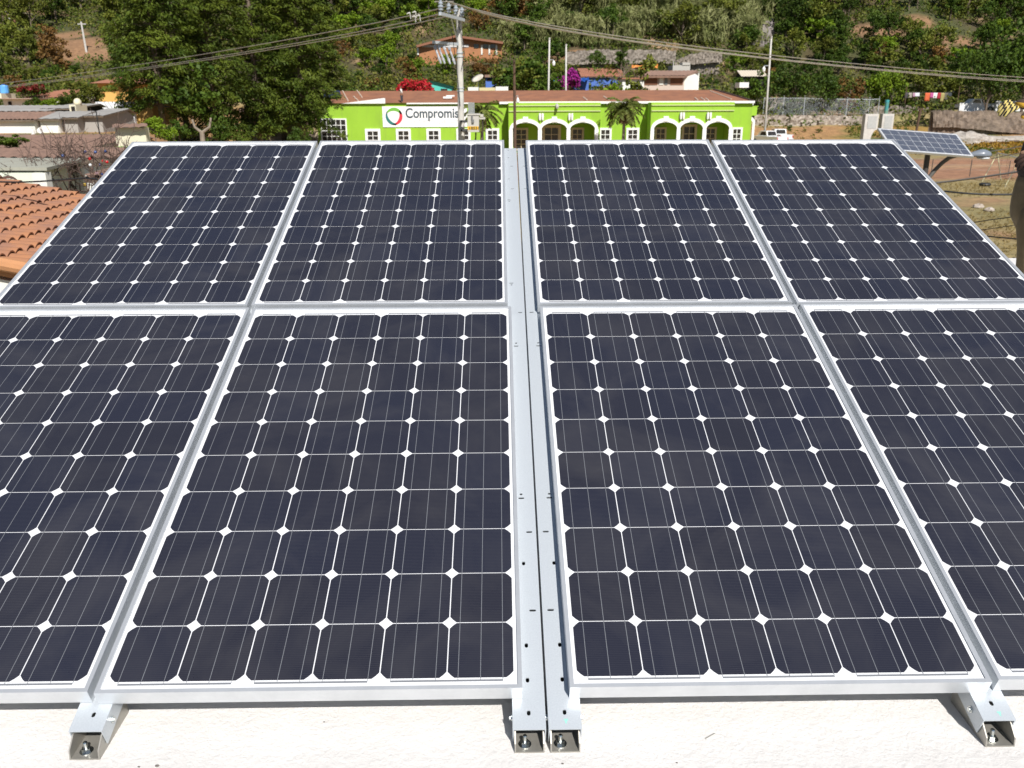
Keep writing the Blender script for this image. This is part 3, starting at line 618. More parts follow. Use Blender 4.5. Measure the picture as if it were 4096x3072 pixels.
# the man standing on the edge of the green building's roof, seen from the side in a white shirt
p0 = at(867.5, 220.6, YF - .12); p0.z = EAVE + .05
man = empty('person', p0, 'small person in white shirt and dark trousers standing on the brown roof edge', 'person')
V = lambda x, y, z: p0 + Vector((x, y, z))
pts = [V(0, .1, .92), V(0, .1, 1.12), V(-.02, .1, 1.32), V(-.02, .1, 1.44), V(-.03, .08, 1.52), V(-.04, .07, 1.62), V(-.04, .07, 1.70), V(.05, .22, .48), V(.07, .22, .08), V(.10, .06, .03), V(-.01, .0, .48), V(.02, -.02, .08), V(.05, -.16, .03), V(-.03, .30, 1.38), V(.04, .34, 1.12), V(-.02, .26, .92), V(-.03, -.10, 1.38), V(.05, -.13, 1.12), V(.0, -.12, .90)]
eds = [(0, 1), (1, 2), (2, 3), (3, 4), (4, 5), (5, 6), (0, 7), (7, 8), (8, 9), (0, 10), (10, 11), (11, 12), (2, 13), (13, 14), (14, 15), (2, 16), (16, 17), (17, 18)]
skin('body', pts, eds, [.13, .12, .14, .07, .055, .08, .07, .075, .045, .04, .075, .045, .04, .05, .04, .03, .05, .04, .03], SKINM, man)
skin('shirt', [pts[i] for i in (0, 1, 2, 3, 13, 14, 16, 17)], [(0, 1), (1, 2), (2, 3), (2, 4), (4, 5), (2, 6), (6, 7)], [.16, .155, .17, .09, .075, .06, .075, .06], WHITEP, man)
skin('trousers', [pts[i] for i in (0, 7, 8, 10, 11)], [(0, 1), (1, 2), (0, 3), (3, 4)], [.155, .10, .075, .10, .075], pm('dark_trousers', (.035, .038, .05), rough=.85), man)
head(man, V(-.04, .07, 1.64), (-.8, -.6, 0))

# the worker at the right edge of our roof: khaki trousers, dark shirt, knitted striped gloves
def loft(name, chains, mat, parent, n=18, wob=0, sub=1):
    """closed tubes of elliptical rings (centre, rx, ry) for clothes"""
    m = MB()
    for ch in chains:
        vs = []
        for i, (c, rx, ry) in enumerate(ch):
            c = Vector(c); d = (Vector(ch[min(i + 1, len(ch) - 1)][0]) - Vector(ch[max(i - 1, 0)][0])).normalized()
            a = Vector((1, 0, 0)) if abs(d.x) < .8 else Vector((0, 0, 1)); e1 = (a - d * a.dot(d)).normalized(); e2 = d.cross(e1)
            vs += [c + (e1 * math.cos(2 * math.pi * j / n) * rx + e2 * math.sin(2 * math.pi * j / n) * ry) * (1 + wob * math.sin(j * 2.4 + i * 1.9)) for j in range(n)]
        k = len(ch); m.add(vs, [(i * n + j, i * n + (j + 1) % n, (i + 1) * n + (j + 1) % n, (i + 1) * n + j) for i in range(k - 1) for j in range(n)] + [tuple(range(n))[::-1], tuple(range((k - 1) * n, k * n))])
    return m.build(name, mat, parent, smooth=True, sub=sub)
HY = 1.35
def pp(px, py, Y=HY): return at(px, py, Y)
wst = pp(2252, 392); hip = pp(2246, 430); knee = pp(2230, 540); ank = Vector((knee.x + .02, HY, ROOF_Z + .09))
F0 = Vector((wst.x, HY, ROOF_Z))
wk = empty('person', F0, 'person in khaki trousers and striped knitted gloves at the right edge of the roof', 'person')
chest = Vector((wst.x + .05, HY, wst.z + .30)); shl = Vector((wst.x + .06, HY, wst.z + .42)); neck = Vector((wst.x + .05, HY, wst.z + .52)); skull = neck + Vector((-.03, 0, .14)); crown = skull + Vector((0, 0, .09))
G1 = pp(2216, 222, .95); G2 = pp(2243, 339, .85); wr1 = G1 + Vector((.04, .0, .0)); wr2 = G2 + Vector((.05, .02, .0))
sh1 = shl + Vector((-.01, -.17, -.03)); sh2 = shl + Vector((-.01, .17, -.03)); el1 = Vector((wr1.x + .20, (wr1.y + sh1.y) / 2 - .05, wr1.z - .14)); el2 = Vector((wr2.x + .19, (wr2.y + sh2.y) / 2 - .04, wr2.z + .02))
ky = knee + Vector((0, -.09, 0)); kb = knee + Vector((.10, .10, .02)); ab = ank + Vector((.13, .12, 0)); ank = ank + Vector((0, -.08, 0))
pts = [hip, wst, chest, neck, skull, crown, ky, ank, ank + Vector((-.15, -.03, -.06)), kb, ab, ab + Vector((-.15, -.02, -.06)), sh1, el1, wr1, sh2, el2, wr2]
eds = [(0, 1), (1, 2), (2, 3), (3, 4), (4, 5), (0, 6), (6, 7), (7, 8), (0, 9), (9, 10), (10, 11), (2, 12), (12, 13), (13, 14), (2, 15), (15, 16), (16, 17)]
skin('body', pts, eds, [.085, .085, .11, .05, .08, .065, .055, .035, .03, .055, .035, .03, .045, .036, .027, .045, .036, .027], SKINM, wk)
KH = pm('khaki_cloth', (.205, .155, .082), (.145, .108, .055), scale=7, rough=.9, bump=.6, bscale=14, dist=.02, lo=.35, hi=.65)
thg = (hip + ky) / 2 + Vector((-.012, -.02, 0)); thb = (hip + kb) / 2 + Vector((.03, .04, 0))
loft('trousers', [[(wst + Vector((0, 0, .05)), .105, .155), (wst, .108, .16), (hip, .122, .178), (hip + Vector((.01, 0, -.09)), .125, .175), (hip + Vector((.02, 0, -.13)), .10, .15)],
                  [(hip + Vector((0, -.07, .04)), .11, .085), (hip + Vector((-.005, -.075, -.10)), .122, .095), (thg, .128, .10), (ky + Vector((-.005, 0, .05)), .122, .098), (ky + Vector((0, 0, -.12)), .115, .095), (ank + Vector((.01, 0, .14)), .108, .095), (ank + Vector((.0, 0, -.02)), .112, .10)],
                  [(hip + Vector((.02, .07, .04)), .11, .085), (hip + Vector((.03, .08, -.10)), .118, .09), (thb, .115, .095), (kb, .10, .09), (kb + Vector((0, 0, -.2)), .09, .085), (ab + Vector((0, 0, .14)), .085, .08), (ab + Vector((0, 0, -.02)), .09, .085)]], KH, wk, wob=.022)
DS = pm('dark_shirt', (.022, .015, .012), (.03, .02, .015), scale=9, rough=.9)
loft('shirt', [[(wst + Vector((-.005, 0, -.015)), .118, .168), (wst + Vector((-.01, 0, .10)), .112, .16), (chest, .125, .185), (shl, .10, .17), (neck, .062, .066)],
               [(sh1 + Vector((0, .03, .02)), .072, .072), ((sh1 + el1) / 2, .062, .062), (el1, .056, .056), ((el1 + wr1) / 2, .05, .05), (wr1 + Vector((.02, 0, 0)), .044, .044)],
               [(sh2 + Vector((0, -.03, .02)), .072, .072), ((sh2 + el2) / 2, .062, .062), (el2, .056, .056), ((el2 + wr2) / 2, .05, .05), (wr2 + Vector((.02, 0, 0)), .044, .044)]], DS, wk, wob=.025)
for f_ in (ank, ab):
    b = MB(); b.ball(f_ + Vector((-.05, -.01, -.05)), (.14, .055, .04), 12, 8); b.build('shoe', pm('brown_shoe', (.06, .035, .02), rough=.6), wk, smooth=True)
pk = MB(); c = pp(2187, 488, HY - .19); c.x = ky.x - .118; pk.obox(c + Vector((.004, .02, 0)), (.004, -.012, 0), (.02, .045, .0), (.004, 0, .07)); pk.build('knee_patch', pm('pale_patch', (.36, .29, .18), (.26, .2, .12), scale=20, rough=.9), wk, bevel=.003)
head(wk, skull, (-1, -.3, -.1))
# knitted gloves: yellow bands are separate stripes of the knit, so the glove is a banded material along the hand
def knit(name, ax, bands):
    m = bpy.data.materials.new(name); m.use_nodes = True; t = m.node_tree; n = t.nodes; p = n['Principled BSDF']; p.inputs['Roughness'].default_value = .95
    tc = n.new('ShaderNodeTexCoord'); dp = n.new('ShaderNodeVectorMath'); dp.operation = 'DOT_PRODUCT'; dp.inputs[1].default_value = ax; t.links.new(tc.outputs['Object'], dp.inputs[0])
    ad = n.new('ShaderNodeMath'); ad.operation = 'MULTIPLY_ADD'; ad.inputs[1].default_value = bands[0]; ad.inputs[2].default_value = bands[1]; t.links.new(dp.outputs['Value'], ad.inputs[0])
    fr = n.new('ShaderNodeMath'); fr.operation = 'FRACT'; t.links.new(ad.outputs[0], fr.inputs[0])
    cr = n.new('ShaderNodeValToRGB'); cr.color_ramp.interpolation = 'CONSTANT'; e = cr.color_ramp.elements; e[0].color = (*bands[2], 1); e[1].position = bands[4]; e[1].color = (*bands[3], 1)
    t.links.new(fr.outputs[0], cr.inputs[0]); t.links.new(cr.outputs[0], p.inputs['Base Color']); return m
BRN = (.075, .048, .030); GLD = (.62, .36, .035)
def hand(base, fwd, up, mat, fmat, mirror=1, curl=.5, s=1.0):
    """palm, thumb off its side and four unequal curled fingers; base is the wrist"""
    fwd = Vector(fwd).normalized(); side = fwd.cross(Vector(up)).normalized() * mirror; up = side.cross(fwd).normalized() * mirror
    base = Vector(base); Q = lambda a, b, c: base + (fwd * a + side * b + up * c) * s
    palm = skin('glove', [Q(0, 0, 0), Q(.045, 0, 0), Q(.085, 0, 0), Q(.03, -.03, -.005), Q(.055, -.062, -.012), Q(.085, -.074, -.03)], [(0, 1), (1, 2), (1, 3), (3, 4), (4, 5)], [(.030 * s, .024 * s), (.045 * s, .022 * s), (.046 * s, .020 * s), .016 * s, .013 * s, .011 * s], mat, wk)
    for k, (b, l) in enumerate(((-.033, .070), (-.011, .078), (.011, .073), (.032, .058))):
        pt = [Q(.083, b, 0)]; a = .15 + curl * .4
        for seg in (.42, .33, .25):
            pt.append(pt[-1] + (fwd * math.cos(a) - up * math.sin(a)) * l * seg * s); a += curl
        skin('glove_finger', pt, [(0, 1), (1, 2), (2, 3)], [.0105 * s, .0105 * s, .0098 * s, .0085 * s], fmat, wk, sub=1)
hand(wr1, (-1, -.05, -.05), (0, -.35, .9), knit('knit_gold_curve', (.25, 0, 1), (17, .12, BRN, GLD, .66)), knit('knit_striped_finger', (1, 0, -.4), (62, .2, (.62, .50, .16), (.03, .024, .02), .5)), mirror=1, curl=.42, s=1.12)
hand(wr2, (-1, -.1, -.12), (0, -.6, .8), pm('knit_brown', (.30, .18, .11), (.22, .13, .08), scale=60, rough=.95), pm('knit_dark', (.04, .022, .016), (.055, .03, .02), scale=60, rough=.95), mirror=-1, curl=.6, s=.95)

# ================================================================== POLES AND WIRES IN THE MIDDLE
YU = 30.0
pb = at(994, 160, YU); gy = float(hz(pb.x, YU))
up_ = empty('utility_pole', (pb.x, YU, gy), 'tall round concrete utility pole carrying crossarms, insulators and wires', 'utility pole')
m = MB(); zt = atz(20, YU); m.tube([(pb.x, YU, gy), (pb.x, YU, (gy + zt) / 2), (pb.x, YU, zt)], [.150, .122, .096], 16); m.build('pole', CONCP, up_, smooth=False)
for py in (114, 122, 190, 196): z = atz(py, YU); m = MB(); m.lathe([(.130, -.02), (.130, .02)], (pb.x, YU, z), 16); m.build('steel_band', GALV, up_)
za = atz(44, YU); Aa = at(951, 44, 27.4); Ab = at(1003, 44, 30.5); Aa = Vector((Aa.x, Aa.y, za)); Ab = Vector((Ab.x, YU - .16, za)); ad = (Ab - Aa).normalized()
m = MB(); m.obox((Aa + Ab) / 2, (Ab - Aa) / 2, ad.cross(Vector((0, 0, 1))) * .045, (0, 0, .05)); m.tube([Aa.lerp(Ab, .45) - Vector((0, 0, .05)), Vector((pb.x - .05, YU - .14, za - .75))], .022, 6); m.build('crossarm', GALV, up_)
INS = pm('grey_porcelain', (.34, .38, .42), rough=.22, spec=.6)
ITOP = []
for t_ in (.03, .36, .66, .93):
    p = Aa.lerp(Ab, t_) + Vector((0, 0, .05)); q = MB(); q.lathe([(.02, 0), (.02, .06), (.075, .06), (.08, .10), (.045, .11), (.09, .15), (.09, .19), (.05, .21), (.075, .25), (.07, .29), (.04, .31), (.05, .34), (.03, .36)], p, 14); q.build('insulator', INS, up_, smooth=False); ITOP.append(p + Vector((0, 0, .325)))
# lower arm with four tilted fuse cutouts
Fa = at(936, 97, 28.6); Fb = at(990, 97, 30.2); Fa = Vector((Fa.x, Fa.y, Fb.z)); Fb = Vector((Fb.x, YU - .15, Fb.z)); fd = (Fb - Fa).normalized()
m = MB(); m.obox((Fa + Fb) / 2, (Fb - Fa) / 2, fd.cross(Vector((0, 0, 1))) * .045, (0, 0, .045)); m.build('crossarm', GALV, up_)
for i, t_ in enumerate((.05, .20, .42, .62)):
    p = Fa.lerp(Fb, t_) - Vector((0, .10, .12)); d = Vector((.32, -.15, -.85)).normalized(); q = MB()
    q.tube([p - d * .0, p + d * .12, p + d * .13, p + d * .42, p + d * .43, p + d * .62], [.05, .055, .035, .035, .055, .03], 8); q.build('fuse_cutout', pm('fuse_grey', (.50, .52, .55), (.2, .2, .22), scale=7, rough=.4), up_)
    q = MB(); q.tube([Fa.lerp(Fb, t_), p + d * .2], .014, 5); q.build('fuse_bracket', GALV, up_)
m = MB()
m.tube([ITOP[1] + Vector((0, -.02, -.3)), at(974, 60, 28.9), at(979, 90, 29.2), at(985, 140, 29.6), at(991, 190, 29.85), at(994, 230, 29.8)], .012, 5)
m.tube([ITOP[3] + Vector((0, -.02, -.3)), at(990, 55, 29.86), at(996, 70, 29.84), at(1001, 95, 29.8), at(1003, 118, 29.82), at(997, 150, 29.84)], .014, 5)
m.build('lead_wire', BLACKR, up_)
# transformer
tf = empty('transformer', at(1021, 268, YU - .3), 'grey transformer box with yellow plate 18531 beside the utility pole', 'transformer')
TY = YU - .55
def tb(mb, x0, x1, y0, y1, d0, d1): mb.box((atx(x0, TY, y0), TY + d0, atz(y1, TY, x0)), (atx(x1, TY, y0), TY + d1, atz(y0, TY, x0))); return mb
TG = pm('transformer_paint', (.50, .48, .43), (.45, .43, .39), scale=4, rough=.6)
tb(MB(), 1009.5, 1034.5, 249, 285.5, 0, .5).build('tank', TG, tf, bevel=.012)
tb(MB(), 1008, 1037, 245.5, 248.8, -.03, .53).build('lid', TG, tf)
m = MB()
for i in range(7): tb(m, 1011 + i * 2, 1012.1 + i * 2, 221, 245.3, .05, .45)
m.build('radiator_fins', pm('fin_grey', (.40, .42, .42), rough=.6), tf)
tb(tb(MB(), 1037.2, 1044, 247, 253, .1, .3), 1034.8, 1048, 253.2, 258, .12, .28).build('side_arm', TG, tf)
tb(MB(), 1010, 1034, 273, 280.3, -.006, -.001).build('number_plate', pm('yellow_plate', (.75, .42, .02), rough=.6), tf)
cu = text('18531', 1011.5, 1032.5, 279.3, pm('black_digits', (.02, .018, .015), rough=.6), tf, name='number_digits', Y=TY - .0085, hgt=.13)
tb(tb(MB(), 1018, 1021.5, 250, 258, -.05, -.001), 1019, 1024, 258, 265, -.07, -.001).build('drain_valve', pm('valve_dark', (.16, .16, .16), rough=.5), tf)
m = MB(); m.tube([at(1042, 258, TY + .2), at(1043.5, 285, TY + .2), at(1043, 330, TY + .2)], .022, 6); m.tube([at(1028, 286, TY + .3), at(1026, 330, TY + .3)], .03, 6); m.build('conduit', pm('rusty_conduit', (.10, .05, .035), (.03, .03, .03), scale=2, rough=.7), tf)
m = MB(); zz = atz(262, TY); m.box((pb.x, TY + .1, zz - .04), (atx(1009.5, TY), TY + .2, zz + .04)); zz = atz(281, TY); m.box((pb.x, TY + .1, zz - .04), (atx(1009.5, TY), TY + .2, zz + .04)); m.box((pb.x - .05, TY + .1, atz(283, TY)), (pb.x + .05, YU, atz(279, TY))); m.box((pb.x - .05, TY + .1, atz(264, TY)), (pb.x + .05, YU, atz(260, TY))); m.build('hanger', pm('dark_hanger', (.05, .05, .05), rough=.6), tf)
# the overhead wires
def wire(pts, r, lb, mat=WIREM, group='overhead wires on the concrete utility pole', n=26, cat='wire'):
    P = [Vector(p) for p in pts]; t = np.linspace(0, 1, len(P)); q = []
    c = [np.polyfit(t, [p[k] for p in P], min(len(P) - 1, 3)) for k in range(3)]
    for s_ in np.linspace(0, 1, n): q.append(Vector([float(np.polyval(c[k], s_)) for k in range(3)]))
    m = MB(); m.tube(q, r, 6); return tag(m.build('overhead_wire', mat), lb, cat, group)
wire([ITOP[0], at(702, 67.5, 44), at(324, 138, 72), at(0, 180, 100), at(-160, 192, 116)], .022, 'uppermost power wire running from the concrete pole to the left')
wire([ITOP[1], at(702, 79, 46), at(324, 147, 74), at(0, 186.5, 101), at(-160, 198, 117)], .022, 'middle power wire running from the concrete pole to the left')
wire([ITOP[3], at(702, 84, 47), at(324, 150.5, 75), at(0, 189, 102), at(-160, 200.5, 118)], .022, 'lowest power wire running from the concrete pole to the left')
wire([ITOP[0], at(1296, 69, 40), at(1674, 121, 54), at(1888, 143, 62), at(2212, 166.5, 76), at(2330, 173, 82)], .024, 'uppermost power wire running from the concrete pole to the right')
wire([ITOP[2], at(1296, 74.5, 41), at(1674, 127, 55), at(1888, 151, 63), at(2212, 172.5, 77), at(2330, 179, 83)], .024, 'middle power wire running from the concrete pole to the right')
wire([ITOP[3], at(1296, 76.5, 42), at(1674, 129, 56), at(1888, 153, 64), at(2212, 175.5, 78), at(2330, 182, 84)], .026, 'lowest power wire running from the concrete pole to the right')
for i, (px, py, Y) in enumerate(((884, 31, 32), (896, 28.5, 31.4), (895, 38, 32.2), (905, 36, 31.6))):
    m = MB(); p = at(px, py, Y); m.tube([p + Vector((-.09, 0, .02)), p + Vector((.0, 0, .05)), p + Vector((.05, 0, .03))], [.018, .034, .02], 7); m.tube([p + Vector((.03, 0, .03)), p + Vector((.05, 0, -.16))], .014, 6)
    tag(m.build('wire_clamp', pm('clamp_grey', (.55, .54, .50), rough=.4)), 'small pale clamp hanging on the wires just left of the utility pole', 'wire clamp', 'clamps on the wires')
# wooden pole with a bulb
YW = 37.0; w0 = at(1112.3, 210, YW); g0 = float(hz(w0.x, YW))
wp = empty('wooden_pole', (w0.x, YW, g0), 'slim dark wooden pole with a small lamp, in front of the green porch', 'pole')
m = MB(); m.tube([(w0.x + .03, YW, g0), (w0.x, YW, (g0 + atz(131, YW)) / 2), (w0.x - .03, YW, atz(131, YW))], [.085, .072, .055], 10); m.build('pole', WOODP, wp)
m = MB(); c = at(1118.5, 216, YW); m.tube([(w0.x, YW, atz(209, YW)), (c.x, YW - .05, atz(206, YW)), c + Vector((0, -.05, .07))], .014, 6); m.build('lamp_arm', GALV, wp)
m = MB(); m.lathe([(.02, .12), (.05, .06), (.075, -.02), (.06, -.09), (.02, -.12)], c + Vector((0, -.05, -.02)), 12); m.build('lamp_bulb', WHITE2, wp, smooth=True)
for px, y0, y1, xb_, Y, lb in ((1187, 83, 330, 1182.5, 118, 'thin pale concrete pole behind the green roof, taller of the close pair'), (1223, 97, 330, 1221.5, 119, 'thin pale concrete pole behind the green roof, shorter of the close pair'), (1666.5, 80, 300, 1651, 113, 'thin pale concrete pole leaning beside the right end of the green building')):
    a = at(px, y0, Y); b = at(xb_, y1, Y); g = float(hz(b.x, Y)); m = MB(); m.tube([(b.x, Y, min(g, b.z)), (a.x, Y, a.z)], [.15, .10], 10)
    o = empty('concrete_pole', (b.x, Y, g), lb, 'pole', 'bare concrete poles'); m.build('shaft', CONCP, o, smooth=True)
    q = MB(); q.lathe([(.13, -.15), (.13, .1)], (a.x, Y, a.z), 8); q.build('cap', CONC, o)
    if px in (1187, 1666.5):
        q = MB(); lp = at(px + 9 if px < 1300 else 1649, 136 if px < 1300 else 149, Y); base = Vector((a.x + (b.x - a.x) * .25, Y, lp.z + .4)); q.tube([base, (lp.x, Y - .2, lp.z + .35)], .04, 5); q.build('lamp_arm', GALV, o)
        q = MB(); q.lathe([(.06, .3), (.22, .0), (.16, -.3), (.05, -.4)], (lp.x, Y - .2, lp.z), 10); q.build('lamp_head', WHITE2, o)
# ================================================================== THE VILLAGE ON THE LEFT
TILE = pm('clay_tile', (.40, .18, .085), (.29, .145, .095), scale=3.2, rough=.88, lo=.38, hi=.62, bump=.3, bscale=40, dist=.01)
TILEO = pm('old_brown_tile', (.33, .20, .145), (.20, .125, .095), scale=2.4, rough=.93, lo=.3, hi=.7, bump=.5, bscale=12, dist=.03)
TILER = pm('red_tile', (.42, .17, .10), (.32, .15, .09), scale=.7, rough=.9, lo=.3, hi=.7)
SHEET = pm('grey_roof_sheet', (.40, .385, .36), (.30, .285, .265), scale=.5, rough=.8, lo=.3, hi=.7)
LIME = pm('lime_washed_wall', (.80, .80, .74), (.72, .71, .64), scale=.4, rough=.9, lo=.3, hi=.7)
PALEG = pm('pale_green_white_wall', (.74, .79, .66), (.68, .73, .60), scale=.8, rough=.9)
CREAMW = pm('cream_wall', (.74, .70, .52), (.66, .60, .44), scale=.7, rough=.9)
YELW = pm('yellow_wall', (.72, .44, .13), (.64, .38, .11), scale=.4, rough=.88)
STONE = pm('rubble_stone', (.36, .31, .26), (.15, .125, .10), scale=2.6, rough=.95, lo=.36, hi=.60, bump=.9, bscale=3, dist=.15)
STONEP = pm('pale_rubble_stone', (.50, .44, .37), (.22, .18, .15), scale=2.4, rough=.95, lo=.36, hi=.60, bump=.9, bscale=3, dist=.15)
BRICKO = pm('orange_wall', (.44, .20, .09), (.36, .16, .075), scale=.5, rough=.9)
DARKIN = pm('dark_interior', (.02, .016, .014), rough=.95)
TURQ = pm('turquoise_paint', (.10, .55, .46), (.085, .48, .41), scale=.5, rough=.85)
BLUEW = pm('blue_paint', (.09, .18, .52), (.07, .15, .45), scale=.6, rough=.85)
TARP = pm('blue_tarp', (.02, .10, .42), (.015, .08, .33), scale=1.5, rough=.45)

def tiles(mb, p00, p10, p11, p01, pitch, amp, course=0.0, step=0.0, per=6, wob=0):
    """a roof plane of barrel tiles: ridges run p00->p01, courses step down it"""
    p00, p10, p11, p01 = map(Vector, (p00, p10, p11, p01)); nu = max(2, int((p10 - p00).length / pitch)) * per
    Ls = (p01 - p00).length; nc = max(1, int(Ls / course)) if course else 1
    jit = [[random.uniform(-1, 1) for _ in range(nc + 1)] for _ in range(nu // per + 2)]
    def prof(i): return abs(math.sin(math.pi * i / per)) ** .8 * amp
    if not course:
        return mb.sheet(p00, p10, p11, p01, nu, 1, lambda u, v, i, j: prof(i))
    nrm = (p10 - p00).cross(p01 - p00).normalized()
    for k in range(nc):
        vs = []; a, b = k / nc, (k + 1.16) / nc
        for v, lift in ((a, step), (b, 0.0)):
            for i in range(nu + 1):
                u = i / nu; c = i // per; w_ = jit[c][k] * wob; q = min(1.0, v) 
                base = (p00 * (1 - u) + p10 * u) * (1 - q) + (p01 * (1 - u) + p11 * u) * q
                vs.append(base + nrm * (prof(i) * (1 if lift else .9) + lift + w_ * .35) - (p01 - p00).normalized() * (w_ * 1.2 if lift else 0))
        q_ = nu + 1; vs += [v - nrm * (.016) for v in vs[:q_]]
        mb.add(vs, [(i, i + 1, q_ + i + 1, q_ + i) for i in range(nu)] + [(2 * q_ + i, 2 * q_ + i + 1, i + 1, i) for i in range(nu)])
    return mb
def slab(mb, pts, th):                                        # a thick flat polygon
    n = (Vector(pts[1]) - Vector(pts[0])).cross(Vector(pts[2]) - Vector(pts[0])).normalized()
    if n.z < 0: n = -n
    return mb.prism([(0, 0)] , (0, 0, 0), (0, 0, 0), (0, 0, 0), (0, 0, 0)) if False else mb.add([Vector(p) for p in pts] + [Vector(p) - n * th for p in pts], [tuple(range(len(pts))), tuple(range(len(pts), 2 * len(pts)))[::-1]] + [(i, (i + 1) % len(pts), len(pts) + (i + 1) % len(pts), len(pts) + i) for i in range(len(pts))])

# --- nearest house: orange barrel tile roof, ridges falling towards us
TH = empty('tile_roof_house', at(60, 600, 7.0), 'house with an orange clay barrel tile roof right beside the solar array', 'house')
f0, f1 = at(-160, 361.5, 10.4), at(420, 472, 10.4)              # far verge, high to low
n0, n1 = at(-600, 470, 5.9), at(150, 613, 5.9)                  # near verge
n0.x, n1.x = f0.x, f1.x; n0.z, n1.z = f0.z, f1.z
sc_ = 1
m = MB(); tiles(m, n1, f1, f0, n0, .19, .062, .285, .034, 8, .014); m.build('roof', TILE, TH, smooth=False)
m = MB(); slab(m, [n1 - Vector((.03, 0, .06)), f1 - Vector((.03, 0, .06)), f0 - Vector((0, 0, .06)), n0 - Vector((0, 0, .06))], .06); m.tube([n0 + Vector((0, -.04, .02)), n1 + Vector((0, -.04, .02))], .075, 10); m.build('roof_edge', pm('pale_clay_edge', (.52, .25, .11), (.44, .21, .10), scale=4, rough=.9), TH)
m = MB(); t_ = [(f0.x, f0.z - .14), (f1.x - .25, f1.z - .14), (f1.x - .25, -4.9), (f0.x, -4.9)]; m.prism(t_, (0, n1.y + .08, 0), (1, 0, 0), (0, 0, 1), (0, f1.y - n1.y - .16, 0)); m.build('wall', LIME, TH)
m = MB(); tiles(m, at(-60, 372, 10.52), at(42, 397, 10.52), at(40, 391, 10.8), at(-62, 366, 10.8), .2, .05); m.build('ridge_cap', pm('dark_old_tile', (.12, .06, .04), rough=.95), TH)

# --- pale shed behind it
SH = empty('flat_roof_shed', at(90, 400, 13.2), 'pale greenish white shed with a flat grey roof slab behind the tile roof', 'shed')
c = at(95, 362, 12.8); r_ = at(171, 340, 15.4); l_ = Vector((c.x - 6, c.y + .7, c.z)); b_ = Vector((r_.x - 6, r_.y + .7, c.z)); r_.z = c.z
m = MB(); slab(m, [l_ + Vector((0, .04, -.08)), c + Vector((-.06, .04, -.08)), r_ + Vector((-.15, 0, -.08)), b_ + Vector((0, 0, -.08))], 3.6)
for i in range(len(m.v)):
    v = m.v[i]; m.v[i] = (v[0], v[1], -3.6) if v[2] < c.z - 1 else v
m.build('wall', PALEG, SH)
m = MB(); slab(m, [l_ + Vector((-.1, -.01, 0)), c + Vector((.05, -.01, 0)), r_ + Vector((.10, .1, 0)), b_ + Vector((0, .1, 0))], .055); m.build('roof_slab', pm('grey_green_slab', (.40, .40, .33), (.33, .32, .26), scale=2, rough=.92), SH)
for p, s in ((c, .17), (r_, .10)): m = MB(); m.box((p.x - s - .05, p.y - .03, -3.6), (p.x + .02, p.y + s, p.z - .09)); m.build('corner_pilaster', LIME, SH)
m = MB(); tiles(m, at(5, 358.5, 15.0), at(55, 355, 15.0), at(56, 345.5, 16.6), at(2, 351, 16.6), .22, .05); m.build('lean_to', TILEO, SH)

def long_roof(name, lab, xa, xb, ye, Ye, yr, Yr, mat, wall, pitch=.3, amp=.07, th=.10, back=None, ex=0, cat='house'):
    """a house: front roof plane from eave to ridge, back plane down again, walls to the ground"""
    e0, e1, r0, r1 = at(xa, ye, Ye), at(xb, ye, Ye), at(xa + ex, yr, Yr), at(xb - ex, yr, Yr); ez = (e0.z + e1.z) / 2; rz = max((r0.z + r1.z) / 2, ez + .1)
    for p in (e0, e1): p.z = ez
    for p in (r0, r1): p.z = rz
    r0.x = e0.x + ex * .04; r1.x = e1.x - ex * .04
    g = float(min(hz(e0.x, Ye), hz(e1.x, Ye))) - .3; o = empty(name, ((e0.x + e1.x) / 2, Ye, g), lab, cat)
    yb_ = min(2 * Yr - Ye, Yr + 1.6); B0, B1 = Vector((e0.x, yb_, ez)), Vector((e1.x, yb_, ez))
    m = MB(); tiles(m, e0, e1, r1, r0, pitch, amp); tiles(m, B1, B0, r0, r1, pitch, amp); m.build('roof', mat, o)
    m = MB(); slab(m, [e0 - Vector((0, 0, .02)), e1 - Vector((0, 0, .02)), r1 - Vector((0, 0, .02)), r0 - Vector((0, 0, .02))], th); m.build('eave_board', TRUNKM, o)
    m = MB(); q = .35
    m.prism([(e0.y + q, ez - th - .02), (e0.y + q, g), (B0.y - q, g), (B0.y - q, ez - th - .02), (Yr, rz - th - .05)], (e0.x + .25, 0, 0), (0, 1, 0), (0, 0, 1), (e1.x - e0.x - .5, 0, 0)); m.build('wall', wall, o)
    return o
long_roof('brown_roof_house', 'house with long brown tile roof, directly behind the pale flat shed', -200, 236, 343.5, 22.0, 325, 25.0, TILEO, LIME)
long_roof('brown_roof_house', 'house with long brown tile roof, farther one, beside the small dark green bush', -200, 186, 321.5, 27.0, 294, 32.0, TILEO, CREAMW)
long_roof('brown_roof_house', 'low house with brown tile roof partly hidden by the upper left array corner', 166, 252, 384, 18.5, 356, 21.4, TILEO, LIME)
# cream side wall with tile coping, green plinth
CW_ = empty('boundary_wall', at(280, 320, 29), 'tall cream wall with brown tile coping and green plinth beside the dark trees', 'wall')
a, b = at(247, 276, 29), at(313, 276, 29); zb = at(260, 324, 29).z
m = MB(); m.box((a.x, 29, zb), (b.x, 29.35, a.z)); m.build('wall', CREAMW, CW_)
m = MB(); m.box((a.x - .002, 28.99, -4), (b.x, 28.998, zb + .12)); m.box((a.x, 29.0, -4), (b.x, 29.35, zb - .002)); m.build('plinth', pm('plinth_green', (.18, .45, .05), rough=.85), CW_)
m = MB(); tiles(m, at(243, 277, 28.7), at(318, 275, 28.7), at(318, 267.5, 29.6), at(243, 269.5, 29.6), .25, .035); m.build('tile_coping', TILEO, CW_)
